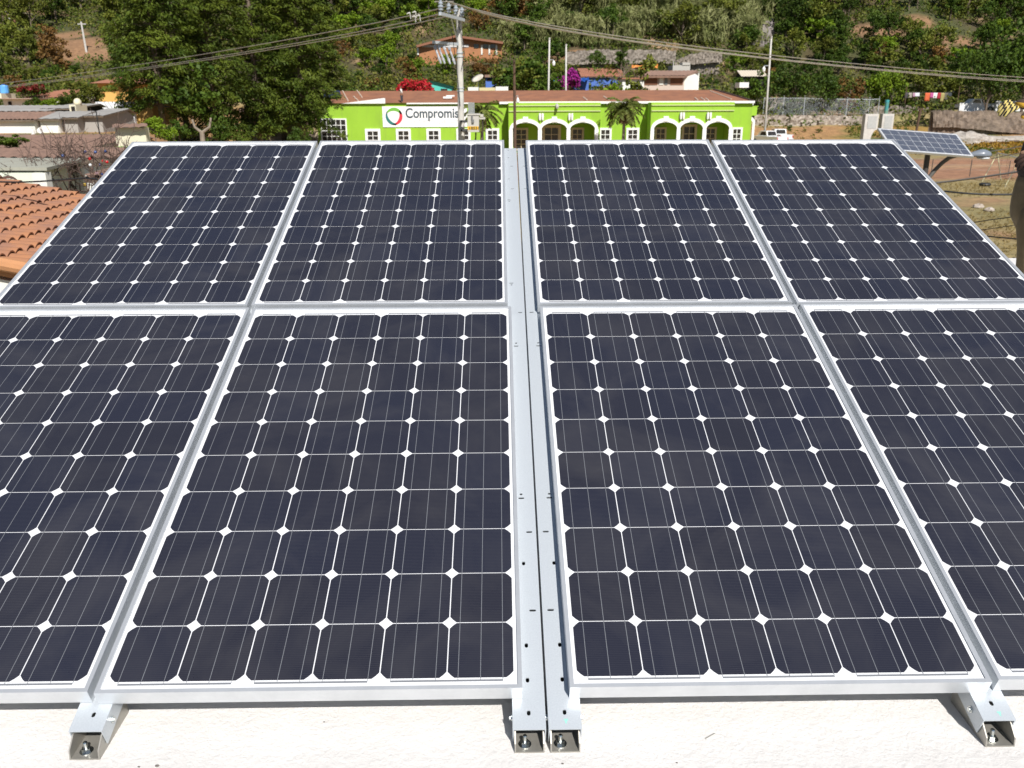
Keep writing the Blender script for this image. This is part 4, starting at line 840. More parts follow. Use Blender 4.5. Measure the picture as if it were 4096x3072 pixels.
# white long house with tile and sheet roofs
long_roof('white_row_house', 'long low white house with brown tile roof at the left picture edge', -120, 75, 259, 62, 243, 66, TILEO, LIME)
long_roof('white_row_house', 'long low white house with pale grey sheet roof right of the tiled one', 72, 128, 257, 62.5, 241, 66, SHEET, LIME, pitch=.5, amp=.03)
long_roof('grey_gable_house', 'small grey gabled house in front of the white block on the left', 124, 168, 254, 63, 240.5, 66, SHEET, pm('grey_wall', (.36, .34, .31), rough=.9), pitch=.5, amp=.03)
long_roof('grey_gable_house', 'small grey shed with rusty roof beside the bright white wall', 166, 222, 250, 64, 235, 69, SHEET, pm('grey_wall', (.36, .34, .31), rough=.9), pitch=.5, amp=.03)
long_roof('sheet_roof_house', 'house with rounded grey brown roof at the left edge above the white row', -120, 96, 241, 72, 228.5, 78, SHEET, pm('grey_wall', (.36, .34, .31), rough=.9), pitch=.6, amp=.05)
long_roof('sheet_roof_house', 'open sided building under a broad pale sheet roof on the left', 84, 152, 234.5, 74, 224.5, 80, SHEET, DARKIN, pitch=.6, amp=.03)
# white block and its bollard-shaped little tower
WBk = empty('white_block_house', at(240, 250, 84), 'bright white cubic house in front of the yellow house', 'house')
m = MB(); a, b = at(206, 220, 84), at(286, 220, 84); m.box((a.x, 84, -1.5), (b.x, 92, a.z)); m.build('wall', pm('dazzling_white', (.84, .84, .84), rough=.85), WBk)
m = MB(); m.box((b.x + .002, 84.5, -1.5), (b.x + 1.6, 91, a.z - .1)); m.build('side_wall', YELW, WBk)
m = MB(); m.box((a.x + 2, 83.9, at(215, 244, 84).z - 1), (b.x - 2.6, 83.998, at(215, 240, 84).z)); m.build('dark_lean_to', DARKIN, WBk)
TW = empty('turret', at(156, 240, 70), 'small cream round topped tower between the grey roofs', 'tower')
m = MB(); a, b = at(149, 228, 70), at(163, 228, 70); m.box((a.x, 70, -1.5), (b.x, 72, at(156, 226, 70).z)); m.build('shaft', CREAMW, TW)
m = MB(); cx = (a.x + b.x) / 2; rr = (b.x - a.x) / 2; m.lathe([(rr * 1.15, 0), (rr * 1.2, .12), (rr * 1.12, .28), (rr * .75, .42), (rr * .2, .48)], (cx, 71, at(156, 225.8, 70).z), 14); m.build('dome', CREAMW, TW, smooth=True)
m = MB(); m.box((a.x + .18, 69.9, at(156, 240, 70).z), (a.x + .45, 69.998, at(156, 230, 70).z)); m.build('window_slot', DARKIN, TW)
# yellow two storey house with hipped tile roof
YH = empty('yellow_house', at(240, 222, 108), 'tall yellow house with a red brown hipped tile roof half behind the conifers', 'house')
a, b = at(210, 180, 108), at(276, 180, 108); m = MB(); m.box((a.x, 108, -1.5), (b.x, 118, a.z)); m.build('wall', YELW, YH)
e0, e1 = at(193, 179.5, 107), at(290, 179.5, 107); rz = at(222, 164, 112).z; m = MB(); A_ = [e0, e1, Vector((e1.x, 119, e0.z)), Vector((e0.x, 119, e0.z)), Vector((e0.x + 1.9, 112.5, rz)), Vector((e1.x - 1.9, 112.5, rz))]; e1.z = e0.z
m.add(A_, [(0, 1, 5, 4), (1, 2, 5), (2, 3, 4, 5), (3, 0, 4), (0, 3, 2, 1)]); m.build('roof', TILER, YH)
for px in (258, 226): m = MB(); m.box((atx(px, 107.95), 107.93, atz(206, 108)), (atx(px + 7, 107.95), 107.997, atz(194, 108))); m.build('window', pm('ochre_shutter', (.42, .22, .06), rough=.8), YH)
# far left white house with a terrace box and blue tank
FW = empty('white_terrace_house', at(30, 225, 96), 'white house with a flat terrace and a dark doorway, under the blue water drum', 'house')
m = MB(); a, b = at(6, 214, 96), at(60, 214, 96); m.box((a.x, 96, -1.2), (b.x, 102, a.z)); m.build('wall', LIME, FW)
m = MB(); m.box((a.x - 1.2, 95.2, a.z + .002), (b.x + 1, 102.5, atz(208.5, 96))); m.build('terrace_slab', pm('pinkish_slab', (.42, .26, .2), (.36, .27, .22), scale=1, rough=.9), FW)
m = MB(); m.box((atx(23, 96), 95.93, atz(226, 96)), (atx(30, 96), 95.998, atz(215.5, 96))); m.build('door', DARKIN, FW)
m = MB(); m.box((atx(6, 99), 98, atz(208.4, 99)), (atx(21, 99), 101, atz(198, 99))); m.build('stair_box', CREAMW, FW)
DR = empty('water_drum', at(21, 196, 100), 'blue plastic water drum on the terrace of the white house', 'drum'); z0 = atz(198, 99.2) + .002; m = MB(); m.lathe([(.42, 0), (.45, .1), (.45, .75), (.4, .85)], (atx(19, 99.2), 99.2, z0), 12); m.build('tank', pm('drum_blue', (.12, .38, .78), rough=.4), DR); m = MB(); m.lathe([(.2, .86), (.2, .94)], (atx(19, 99.2), 99.2, z0), 10); m.build('lid', BLUEW, DR)
long_roof('pink_roof_house', 'house with a pinkish red tile roof in the village before the wooded hill', 50, 132, 211, 112, 195, 121, TILER, LIME, ex=18)
# satellite dish and white drum on the dirt bank
SD = empty('satellite_dish', at(89, 292, 40), 'pale mesh satellite dish standing on the bare dirt bank', 'satellite dish'); c = at(89, 283, 40)
m = MB(); ax = Vector((.15, -.8, .6)).normalized(); m.lathe([(.02, .0), (.10, .02), (.16, .05), (.175, .06), (.16, .065), (.1, .03), (.02, .015)], c, 18, ax=ax); m.build('dish', pm('dish_grey', (.62, .60, .55), rough=.6), SD, smooth=True)
m = MB(); m.tube([c, (c.x, c.y + .1, float(hz(c.x, 40)) - .1)], .03, 6); m.tube([c + ax * .05, c + ax * .2 + Vector((0, 0, -.05))], .015, 5); m.build('stand', GALV, SD)
c = at(71, 285, 40.5); WD = empty('white_drum', (c.x, 40.5, float(hz(c.x, 40.5))), 'small white drum beside the satellite dish', 'drum'); m = MB(); zg = float(hz(c.x, 40.5)); m.lathe([(.08, zg - c.z - .1), (.085, -.15), (.08, .08), (.05, .12)], c, 12); m.build('body', WHITEP, WD); m = MB(); m.lathe([(.04, .121), (.04, .15)], c, 8); m.build('lid', CREAM, WD)
# a thin street pole with a blue ball low on it
c = at(207.5, 240, 33); g = at(208.5, 305, 33); LPo = empty('thin_lamp_pole', (c.x, 33, g.z - 1.5), 'thin dark pole with a blue ball near its foot among the roofs on the left', 'pole'); m = MB(); m.tube([(c.x + .02, 33, g.z - 1.5), (c.x, 33, c.z)], [.03, .022], 7); m.build('shaft', BLACKR, LPo)
m = MB(); m.ball(at(208, 296, 32.9), .11, 12, 8); m.build('ball', pm('blue_ball', (.02, .035, .22), rough=.35), LPo, smooth=True)
# hut with turquoise doors seen under the conifers, tan wall, thin lamp pole
HU = empty('turquoise_hut', at(566, 262, 104), 'little hut with turquoise shutters glimpsed beneath the tall conifers', 'hut'); m = MB(); a, b = at(520, 250, 106), at(690, 250, 106); m.box((a.x, 106, -4.9), (b.x, 110, atz(243, 106))); m.build('wall', pm('tan_wall', (.46, .30, .16), (.55, .45, .33), scale=.35, rough=.9, lo=.4, hi=.6), HU)
for px in (552, 562): m = MB(); m.box((atx(px, 105.9), 105.9, atz(268, 106)), (atx(px + 5.5, 105.9), 105.997, atz(252, 106))); m.build('shutter', pm('turquoise_shutter', (.12, .60, .62), rough=.7), HU)
m = MB(); tiles(m, at(515, 245, 105.3), at(695, 245, 105.3), at(695, 236, 109), at(515, 236, 109), .4, .08); m.build('roof', TILEO, HU)
c = at(567, 262, 92); TLp = empty('thin_lamp_post', (c.x, 92, -4.9), 'thin dark lamp post standing before the hut under the conifers', 'lamp post'); m = MB(); m.tube([(c.x + .1, 92, -4.9), (c.x, 92, c.z)], .05, 6); m.build('post', BLACKR, TLp); m = MB(); m.lathe([(.1, -.1), (.16, .1), (.05, .2)], c, 8); m.build('lantern', BLACKR, TLp)
# far hill shed, poles
SHd = empty('hill_hut', ghit(42, 47, 120), 'brown hut with a flat roof high on the far left hillside', 'hut'); c = Vector(SHd.location); m = MB(); k = 1 / ppm(c.y); m.box((c.x - 14 * k, c.y, c.z - 1), (c.x + 10 * k, c.y + 3, c.z + 14 * k)); m.build('wall', pm('brown_hut_wall', (.20, .10, .055), rough=.9), SHd); m = MB(); m.box((c.x - 16 * k, c.y - 1, c.z + 14.1 * k), (c.x + 16 * k, c.y + 3.5, c.z + 17 * k)); m.build('roof', CREAM, SHd)
for (px, y0, xb_, y1), lb in (((175, 47, 187, 113), 'pale leaning power pole by the dirt patch on the far left hillside'), ((17.5, 20, 22, 50), 'pale power pole beside the brown hut at the top left')):
    g = ghit(xb_, y1, 110); t = at(px, y0, g.y); o = empty('hill_power_pole', g, lb, 'pole'); m = MB(); m.tube([g - Vector((0, 0, .5)), t], [.22, .16], 8); m.build('shaft', CONCP, o); m = MB(); m.box((t.x - .7, t.y - .1, t.z - .5), (t.x + .9, t.y + .1, t.z - .32)); m.build('crossarm', CONC, o)

# ================================================================== BEHIND THE GREEN BUILDING
def box_house(name, lab, x0, x1, yt, yb, Y, dep, wall, cat='house', roofm=None, ry=None, over=.4, slope=.0, hold=1.5):
    a, b = at(x0, yt, Y), at(x1, yt, Y); zb = at((x0 + x1) / 2, yb, Y).z - hold; o = empty(name, ((a.x + b.x) / 2, Y, zb), lab, cat)
    m = MB(); m.box((a.x, Y, zb), (b.x, Y + dep, a.z)); m.build('wall', wall, o)
    if roofm:
        zr = a.z + (atz(ry, Y + dep / 2) - a.z); m = MB(); e0, e1, r0, r1 = Vector((a.x - over, Y - over, a.z + .01)), Vector((b.x + over, Y - over, a.z + .01)), Vector((a.x - over, Y + dep / 2, zr)), Vector((b.x + over, Y + dep / 2, zr))
        tiles(m, e0, e1, r1, r0, .4, .07); q0, q1 = Vector((a.x - over, Y + dep + over, a.z + .01)), Vector((b.x + over, Y + dep + over, a.z + .01)); tiles(m, q1, q0, r0, r1, .4, .07)
        m.build('roof', roofm, o); m = MB()
        m.prism([(Y + .02, a.z + .012), (Y + dep - .02, a.z + .012), (Y + dep / 2, zr - .08)], (a.x + .02, 0, 0), (0, 1, 0), (0, 0, 1), (b.x - a.x - .04, 0, 0)); m.build('gable', wall, o)
    return o
# orange house on the hill with a broad low gable
OH = empty('orange_hill_house', at(990, 112, 168), 'long orange walled house with a low brown gable roof on the hillside behind the pole', 'house'); Y = 166
a, b = at(905, 106, Y), at(1084, 113, Y); zb = at(990, 118, Y).z - 3; m = MB(); zl, zr_, zm = atz(100, Y), atz(92.5, Y), atz(76, Y)
xm = atx(986, Y); m.prism([(a.x, zb), (b.x, zb), (b.x, zr_), (xm, zm - .25), (a.x, zl)], (0, Y, 0), (1, 0, 0), (0, 0, 1), (0, 8, 0)); m.build('wall', BRICKO, OH)
m = MB(); L0, M0, R0 = at(899, 97.5, Y - 1.2), at(984, 75.5, Y - 1.2), at(1087, 90, Y - 1.2); dv = Vector((0, 10.5, .2)); slab(m, [L0, M0, M0 + dv, L0 + dv], .38); slab(m, [M0 + Vector((.002, 0, 0)), R0, R0 + dv, M0 + dv], .38); m.build('roof', pm('brown_red_roof', (.27, .12, .07), rough=.9), OH)
m = MB(); m.box((atx(915, Y), Y - .12, atz(101.5, Y)), (atx(1015, Y), Y - .002, atz(96.5, Y))); m.build('white_band', pm('pale_band', (.62, .60, .58), rough=.8), OH)
for px in (906, 1041, 1057, 1072): m = MB(); m.box((atx(px, Y), Y - .14, atz(118, Y)), (atx(px + 3.3, Y), Y - .003, atz(97, Y))); m.build('white_post', LIME, OH)
for px in (1026, 1046, 1061): m = MB(); m.box((atx(px, Y), Y - .09, atz(104, Y)), (atx(px + 10, Y), Y - .004, atz(95.5, Y))); m.build('window', GLASSD, OH)
# turquoise house with a sloping roof, bougainvilleas come later
TQ = empty('turquoise_house', at(950, 196, 128), 'turquoise house with a sloping roof behind the green building', 'house'); Y = 126; zb = at(950, 200, Y).z - 3
m = MB(); m.prism([(atx(930, Y), zb), (atx(977, Y), zb), (atx(977, Y), atz(184.5, Y)), (atx(930, Y), atz(172.5, Y))], (0, Y, 0), (1, 0, 0), (0, 0, 1), (0, 6, 0)); m.build('wall', TURQ, TQ)
m = MB(); slab(m, [at(900, 175, Y - .5), at(932, 171.5, Y - .5), at(980, 184, Y - .5), at(980, 184, Y - .5) + Vector((0, 7, 0)), at(932, 171.5, Y - .5) + Vector((0, 7, 0)), at(900, 175, Y - .5) + Vector((0, 7, 0))], .12); m.build('roof', TILEO, TQ)
m = MB(); m.box((atx(954, Y), Y - .08, atz(199, Y)), (atx(968, Y), Y - .003, atz(191, Y))); m.build('window', GLASSD, TQ)
# blue house and its clutter
BH = empty('blue_house', at(1070, 190, 134), 'small blue house with a rusty flat roof behind the green building', 'house'); Y = 134; zb = atz(200, Y) - 3
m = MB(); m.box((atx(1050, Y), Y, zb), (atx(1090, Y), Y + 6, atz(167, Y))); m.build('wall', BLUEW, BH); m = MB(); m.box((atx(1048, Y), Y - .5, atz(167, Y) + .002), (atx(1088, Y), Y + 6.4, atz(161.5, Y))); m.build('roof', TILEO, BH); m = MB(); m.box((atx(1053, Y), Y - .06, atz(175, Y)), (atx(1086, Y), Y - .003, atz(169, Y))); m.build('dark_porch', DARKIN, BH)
c = at(1033, 173, 131); PD = empty('satellite_dish', (c.x, 131, float(hz(c.x, 131))), 'pale satellite dish tilted beside the small blue house', 'satellite dish'); m = MB(); m.lathe([(.1, 0), (.6, .12), (.95, .36), (.6, .2), (.1, .08)], c, 16, ax=(-.35, -.45, .8)); m.build('dish', pm('dish_cream', (.60, .55, .46), rough=.7), PD, smooth=True); m = MB(); m.tube([c, (c.x, 131.2, float(hz(c.x, 131)) - .5)], .06, 6); m.build('stand', GALV, PD)
for x0, x1, yt, mt, lb in ((1012, 1034, 188, LIME, 'low white garden wall behind the brown roof, left piece'), (1036, 1070, 189, pm('pale_yellow_wall', (.62, .54, .30), rough=.9), 'low pale yellow garden wall behind the brown roof'), (1071, 1098, 187, LIME, 'low white garden wall below the small blue house')):
    m = MB(); m.box((atx(x0, 118), 118, -4), (atx(x1, 118), 118.4, atz(yt, 118))); o = m.build('garden_wall', mt); tag(o, lb, 'wall')
# blue sheds and tarps under the purple bougainvillea
box_house('blue_stall', 'dark blue walled stall beside the purple bougainvillea', 1240, 1272, 169, 196, 130, 4, BLUEW, 'stall')
c = at(1259, 170, 129); m = MB(); m.sheet(at(1254, 176, 128), at(1272, 174, 128), at(1272, 167, 130), at(1254, 170, 130), 6, 4, lambda u, v, i, j: .15 * math.sin(i * 1.7 + j)); tag(m.build('tarp', TARP), 'bright blue tarp slung over the dark blue stall', 'tarp')
m = MB(); m.lathe([(.30, 0), (.33, .4), (.30, .8)], at(1200, 180, 126), 12); tag(m.build('blue_drum', pm('drum_cyan', (.05, .35, .65), rough=.4)), 'round bright blue drum near the shorter thin concrete pole', 'drum')
long_roof('red_roof_house', 'low house with a wide red brown tile roof behind the bare tree', 1255, 1352, 166, 140, 148, 147, TILER, BLUEW)
# white house in the middle right
WH = empty('white_road_house', at(1430, 195, 127), 'white house with brown sheet roof and two dark shuttered bays behind the brown roof', 'house'); Y = 124; zb = atz(200, Y) - 3
m = MB(); m.box((atx(1342, Y), Y, zb), (atx(1388, Y), Y + 5, atz(171.5, Y))); m.build('left_wing', LIME, WH); m = MB(); m.box((atx(1340, Y), Y - .4, atz(171.4, Y)), (atx(1390, Y), Y + 5.3, atz(169, Y))); m.build('wing_roof', TILER, WH)
m = MB(); m.box((atx(1389, Y), Y + .6, zb), (atx(1476, Y), Y + 7, atz(165, Y))); m.build('wall', pm('pinkish_wall', (.55, .45, .38), rough=.9), WH)
m = MB(); m.prism([(Y + .6, zb), (Y + 8, zb), (Y + 8, atz(160, Y)), (Y + 4, atz(157, Y)), (Y + .6, atz(166, Y))], (atx(1476, Y) + .002, 0, 0), (0, 1, 0), (0, 0, 1), (2.0, 0, 0)); m.build('gable_wall', LIME, WH)
m = MB(); tiles(m, at(1380, 163.5, Y - .3), at(1480, 163.5, Y - .3), at(1508, 152.5, Y + 4), at(1402, 153, Y + 4), .5, .05); q0, q1 = at(1380, 163.5, Y - .3), at(1480, 163.5, Y - .3); slab(m, [q0 - Vector((0, 0, .03)), q1 - Vector((0, 0, .03)), at(1508, 152.5, Y + 4) - Vector((0, 0, .05)), at(1402, 153, Y + 4) - Vector((0, 0, .05))], .25); m.build('roof', TILEO, WH)
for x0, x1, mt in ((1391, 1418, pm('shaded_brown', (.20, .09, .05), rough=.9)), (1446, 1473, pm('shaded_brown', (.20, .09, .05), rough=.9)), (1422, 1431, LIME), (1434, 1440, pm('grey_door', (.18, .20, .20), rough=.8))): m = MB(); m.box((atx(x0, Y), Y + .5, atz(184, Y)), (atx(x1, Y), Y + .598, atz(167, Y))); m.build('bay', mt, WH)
c = at(1510, 180, Y); m = MB(); m.box((atx(1478, Y) + 2.1, Y + 2, zb), (atx(1512, Y), Y + 7, atz(158.5, Y))); m.build('side_wing', LIME, WH)
m = MB(); m.box((atx(1448, 136), 136, atz(158, 136)), (atx(1485, 136), 140, atz(142, 136))); m.box((atx(1450, 136), 136.5, atz(141.9, 136)), (atx(1451.5, 136), 137, atz(133, 136))); m.box((atx(1468, 136), 135.9, atz(141.9, 136)), (atx(1484, 136), 138, atz(136, 136))); tag(m.build('unfinished_house', pm('grey_block', (.44, .42, .38), rough=.9)), 'unfinished grey block house above the white road house roof', 'house')
m = MB(); m.sheet(at(1366, 149, 139), at(1420, 145, 139), at(1422, 138.5, 141), at(1364, 143, 141), 8, 4, lambda u, v, i, j: .25 * math.sin(i * 1.3 + j * 2)); tag(m.build('orange_tarp', pm('orange_tarp_cloth', (.62, .22, .04), rough=.7)), 'orange tarp draped over a roof below the stone retaining wall', 'tarp')
# stone retaining wall on the hillside
def wallstrip(name, lab, tops, bots, Y, th, mat, cat='wall', seg=14, rough_=.12):
    m = MB(); n = len(tops); vs = []
    T = [at(x, y, Y) for x, y in tops]; B_ = [at(x, y, Y) for x, y in bots]
    def smp(P, t): t *= len(P) - 1; i = min(int(t), len(P) - 2); return P[i].lerp(P[i + 1], t - i)
    k = seg * (n - 1); rows = 5
    for j in range(rows + 1):
        for i in range(k + 1):
            p = smp(B_, i / k).lerp(smp(T, i / k), j / rows); vs.append(p + Vector((0, random.uniform(-rough_, rough_), random.uniform(-rough_, rough_) * (1 if j == rows else .3))))
    q = k + 1; fs = [(j * q + i, j * q + i + 1, (j + 1) * q + i + 1, (j + 1) * q + i) for j in range(rows) for i in range(k)]
    b = len(vs); vs += [v + Vector((0, th, 0)) for v in vs[rows * q:]]; fs += [(rows * q + i, rows * q + i + 1, b + i + 1, b + i) for i in range(k)]
    vs += [Vector((v[0], v[1], v[2] - 6)) for v in vs[b:b + q]]; fs += [(b + i, b + i + 1, b + q + i + 1, b + q + i) for i in range(k)]
    m.add(vs, fs); o = m.build(name, mat); return tag(o, lab, cat)
wallstrip('stone_retaining_wall', 'rough grey stone retaining wall on the hillside above the white road house', [(1225, 112), (1290, 107), (1340, 108), (1420, 107), (1460, 110)], [(1225, 140), (1290, 138), (1340, 138), (1420, 136), (1460, 138)], 152, .8, STONE)
wallstrip('stone_retaining_wall', 'rough grey stone wall corner rising to the right under the hillside reeds', [(1458, 132), (1490, 118), (1530, 110), (1560, 114)], [(1458, 142), (1490, 140), (1530, 136), (1560, 134)], 150, .8, STONE)
m = MB()
for px, py, r_ in ((1629, 98, .9), (1635, 90, 1.1), (1640, 99, 1.0), (1646, 78, 1.2), (1650, 92, 1.1), (1656, 66, 1.2), (1658, 80, 1.0), (1663, 60, 1.0), (1664, 72, .8)):
    g = ghit(px, py, 120); n0_ = len(m.v); m.ball(g, (r_, r_ * .7, r_ * 1.5), 10, 8)
    for q in range(n0_, len(m.v)): d = Vector(m.v[q]) - g; m.v[q] = tuple(g + d * (.8 + .45 * float(vnoise(d.x * 3 + px, d.z * 3 + d.y * 2, .8, 4))))
tag(m.build('rock_outcrop', pm('pale_rock', (.33, .30, .29), (.17, .14, .12), scale=.9, rough=.95, bump=.8, bscale=2, dist=.3)), 'pale grey bluish rock face on the slope left of the tall light pole', 'rock')
box_house('thatched_hut', 'hut with a pale pyramid roof under the trees by the leaning light pole', 1606, 1652, 166, 190, 134, 5, DARKIN, 'hut', pm('pale_thatch', (.60, .52, .42), rough=.9), 154)
box_house('white_van', 'small white van roof glimpsed beside the leaning light pole', 1598, 1618, 178, 186, 122, 2.5, WHITEP, 'van', hold=.2)

# ================================================================== THE RIGHT HAND SIDE
wallstrip('stone_wall', 'long pale rubble stone wall right of the green building, below the wire fence', [(1630, 249.5), (1700, 249), (1790, 250), (1872, 251)], [(1630, 275), (1700, 276), (1790, 276), (1872, 276)], 128.0, 1.2, STONEP)
wallstrip('grey_back_wall', 'dim grey wall behind the wire fence on the terrace', [(1600, 197), (1660, 212), (1740, 223), (1800, 226), (1860, 226)], [(1600, 240), (1660, 246), (1740, 246), (1800, 246), (1860, 246)], 141, .6, STONE)
wallstrip('roadside_wall', 'grey rendered wall behind the twin concrete pylons', [(1868, 236), (1888, 229), (1960, 229), (2006, 232)], [(1868, 262), (1888, 262), (1960, 262), (2006, 262)], 132, .5, STONE)
wallstrip('roadside_wall', 'long brown grey stone wall under the parked truck at the right edge', [(2016, 240), (2060, 239), (2130, 240), (2212, 242), (2300, 245)], [(2016, 275), (2060, 275), (2130, 282), (2212, 290), (2300, 296)], 118, .6, pm('brown_stone', (.27, .205, .155), (.15, .115, .09), scale=1.6, rough=.95, lo=.36, hi=.62, bump=.8, bscale=3, dist=.15))
m = MB()
for px, py, r_ in ((2072, 280, (2.2, 1.6, .8)), (2090, 279, (2.6, 1.8, 1.1)), (2112, 281, (2.2, 1.5, .75)), (2140, 283, (2.4, 1.4, .5)), (2175, 285, (2.8, 1.4, .42)), (2205, 286, (2.4, 1.3, .5))):
    c = at(px, py, 112); c.z = float(hz(c.x, 112)) + .5; k0 = len(m.v); m.ball(c, r_, 16, 10)
    for k in range(k0, len(m.v)): d = Vector(m.v[k]) - c; m.v[k] = tuple(c + d * (.8 + .4 * float(vnoise(m.v[k][0], m.v[k][2] * 2 + m.v[k][1], .5, 9))))
tag(m.build('rubble_heap', pm('pale_rubble', (.48, .44, .39), (.30, .26, .22), scale=2.5, rough=.95, bump=.8, bscale=5, dist=.1)), 'heap of pale gravel and broken concrete at the foot of the right stone wall', 'rubble')
# chain link fence: posts, rails, thin mesh wires
FE = empty('wire_fence', at(1770, 246, 129), 'chain link fence on thin grey posts above the pale stone wall', 'fence'); YF_ = 129.2
FP = [(1651, 211, 241), (1694, 211, 243), (1739, 211, 243.5), (1785, 213, 244), (1831, 213.5, 245), (1879, 214, 247), (1900, 213, 249)]
for x, y0, y1 in FP: a = at(x, y0, YF_); b = at(x, y1 + 6, YF_); m = MB(); m.tube([(a.x, YF_, b.z), (a.x, YF_, a.z), (a.x - .1, YF_ - .2, a.z + .25)], .045, 6); m.build('post', GALV, FE)
m = MB(); m.tube([at(x, y0 + 1, YF_ - .03) for x, y0, _ in FP], .028, 5); m.build('top_rail', GALV, FE)
m = MB(); a, b = at(1651, 213, YF_), at(1900, 247, YF_); w_ = b.x - a.x; h_ = a.z - b.z; nn = 120
for i in range(nn + 20):
    for sg in (1, -1):
        x0 = a.x + (i - 10) * w_ / nn * 1.0; x1 = x0 + sg * h_; 
        if min(x0, x1) < a.x or max(x0, x1) > b.x: continue
        p, q = Vector((x0, YF_ + .02 * sg, b.z)), Vector((x1, YF_ + .02 * sg, a.z)); m.add([p - Vector((.006, 0, 0)), p + Vector((.006, 0, 0)), q + Vector((.006, 0, 0)), q - Vector((.006, 0, 0))], [(0, 1, 2, 3)])
m.build('chain_link', GALV, FE)
# twin concrete pylons, heads flaring towards each other
def pylon(x0, x1, yt, Y, flip, lb):
    s = 1 / ppm(Y); xa_, xb_ = atx(x0, Y), atx(x1, Y); w_ = xb_ - xa_; zt = atz(yt, Y); zb = float(hz(xa_, Y)) - .3; zc = zt - 1.45; leg = w_ * .56
    pr = [(0, zt), (0, zb), (leg, zb), (leg, zc - 1.1)] + [(leg + (w_ - leg) * (1 - math.cos(R(90) * i / 6)), zc - 1.1 + 1.1 * math.sin(R(90) * i / 6)) for i in range(1, 7)] + [(w_, zt)]
    if flip: pr = [(w_ - p[0], p[1]) for p in pr][::-1]
    o = empty('concrete_pylon', ((xa_ + xb_) / 2, Y, zb), lb, 'monument', 'pair of concrete pylons'); m = MB(); m.prism(pr, (xa_, Y, 0), (1, 0, 0), (0, 0, 1), (0, .75, 0)); m.build('pillar', CONCP, o, bevel=.02)
    m = MB(); m.box((xa_ + w_ * .2, Y - .03, zt - 1.35), (xb_ - w_ * .14, Y - .003, zt - .2)); m.build('plaque', pm('plaque_grey', (.36, .38, .37), (.46, .46, .44), scale=5, rough=.7), o)
pylon(1870, 1899, 249, 84, False, 'left one of two flaring concrete pylons with a plaque, behind the small solar panel'); pylon(1907, 1932, 249, 86, True, 'right one of two flaring concrete pylons with a plaque, in front of the teal pipe')
c = at(1917, 216, 92); o = empty('teal_pipe', (c.x, 92, float(hz(c.x, 92))), 'thick teal painted pipe standing behind the right concrete pylon', 'pipe'); m = MB(); m.tube([(c.x, 92, float(hz(c.x, 92))), c], .20, 12); m.build('pipe', pm('teal_rust', (.05, .26, .26), (.30, .27, .10), scale=1.4, rough=.7, lo=.45, hi=.7), o); m = MB(); m.lathe([(.215, -.25), (.215, .02)], c, 12); m.build('collar', pm('teal_paint', (.05, .30, .32), rough=.6), o)
for px, yt, yb, lb in ((1987, 234, 276, 'short dark wooden post right of the concrete pylons'),):
    a = at(px + 2, yt, 95); m = MB(); m.tube([(atx(px - 3, 95), 95, atz(yb + 10, 95)), a], .14, 7); m.box((a.x - .35, 94.9, a.z - .15), (a.x + .3, 95.1, a.z)); tag(m.build('wooden_post', WOODP), lb, 'post')
# parked vehicles
def pickup(name, c, yaw, paint, lb, tail=True):
    o = empty(name, c, lb, 'pickup truck', rot=(0, 0, yaw)); PT_ = paint; m = MB()
    pr = [(-2.6, .55), (-2.6, 1.08), (-.55, 1.08), (-.50, 1.10), (1.55, 1.10), (2.55, .98), (2.62, .55)]
    m.prism(pr, (0, -.88, 0), (1, 0, 0), (0, 0, 1), (0, 1.76, 0)); m.build('body', PT_, o, world=False, bevel=.04)
    m = MB(); m.prism([(-.52, 1.102), (-.30, 1.72), (.85, 1.72), (1.5, 1.102)], (0, -.78, 0), (1, 0, 0), (0, 0, 1), (0, 1.56, 0)); m.build('cab', PT_, o, world=False, bevel=.05)
    m = MB(); m.prism([(-.09, .06), (-.02, .53), (-.02, .53), (-.09, .06)], (0, 0, 0), (1, 0, 0), (0, 0, 1), (0, 0, 0)) if False else None
    m = MB(); m.add([(-.515, -.66, 1.17), (-.515, .66, 1.17), (-.335, .60, 1.64), (-.335, -.60, 1.64)], [(0, 1, 2, 3)]); m.v = [(x - .03, y, z) for x, y, z in m.v]; m.build('rear_window', GLASSD, o, world=False)
    for s in (-1, 1):
        m = MB(); m.add([(-.30, s * .785, 1.18), (.95, s * .785, 1.18), (.62, s * .785, 1.62), (-.16, s * .785, 1.62)], [(0, 1, 2, 3)]); m.build('side_window', GLASSD, o, world=False)
        if tail: m = MB(); m.box((-2.64, s * .80 - .06, .72), (-2.585, s * .80 + .06, 1.02)); m.build('tail_light', pm('tail_red', (.45, .01, .02), rough=.3), o, world=False)
        for x in (-1.6, 1.7):
            m = MB(); m.lathe([(.18, -.11), (.36, -.10), (.36, .10), (.18, .11)], (x, s * .82, .36), 18, ax=(0, 1, 0)); w_ = m.build('wheel', BLACKR, o, world=False); m = MB(); m.lathe([(.20, -.115), (.20, .115)], (x, s * .82, .36), 12, ax=(0, 1, 0)); m.build('rim', GALV, w_, world=False)
    m = MB(); m.box((-2.74, -.85, .48), (-2.61, .85, .62)); m.build('bumper', GALV, o, world=False); return o
CARW = pm('white_car_paint', (.80, .80, .80), rough=.3, coat=.5)
g = at(1661, 306, 112); pickup('pickup_truck', (g.x, 112, -4.85), R(112), CARW, 'white pickup truck seen from behind at the right end of the green building')
g = at(1682, 306, 115.5); pickup('pickup_truck', (g.x, 115.5, -4.75), R(94), CARW, 'white pickup truck mostly hidden behind the other white pickup')
g = at(2108, 232, 124); pickup('pickup_truck', (g.x, 124, at(2108, 238, 124).z - .2), R(176), CARW, 'white pickup truck parked in the deep shade under trees at the right', tail=False)
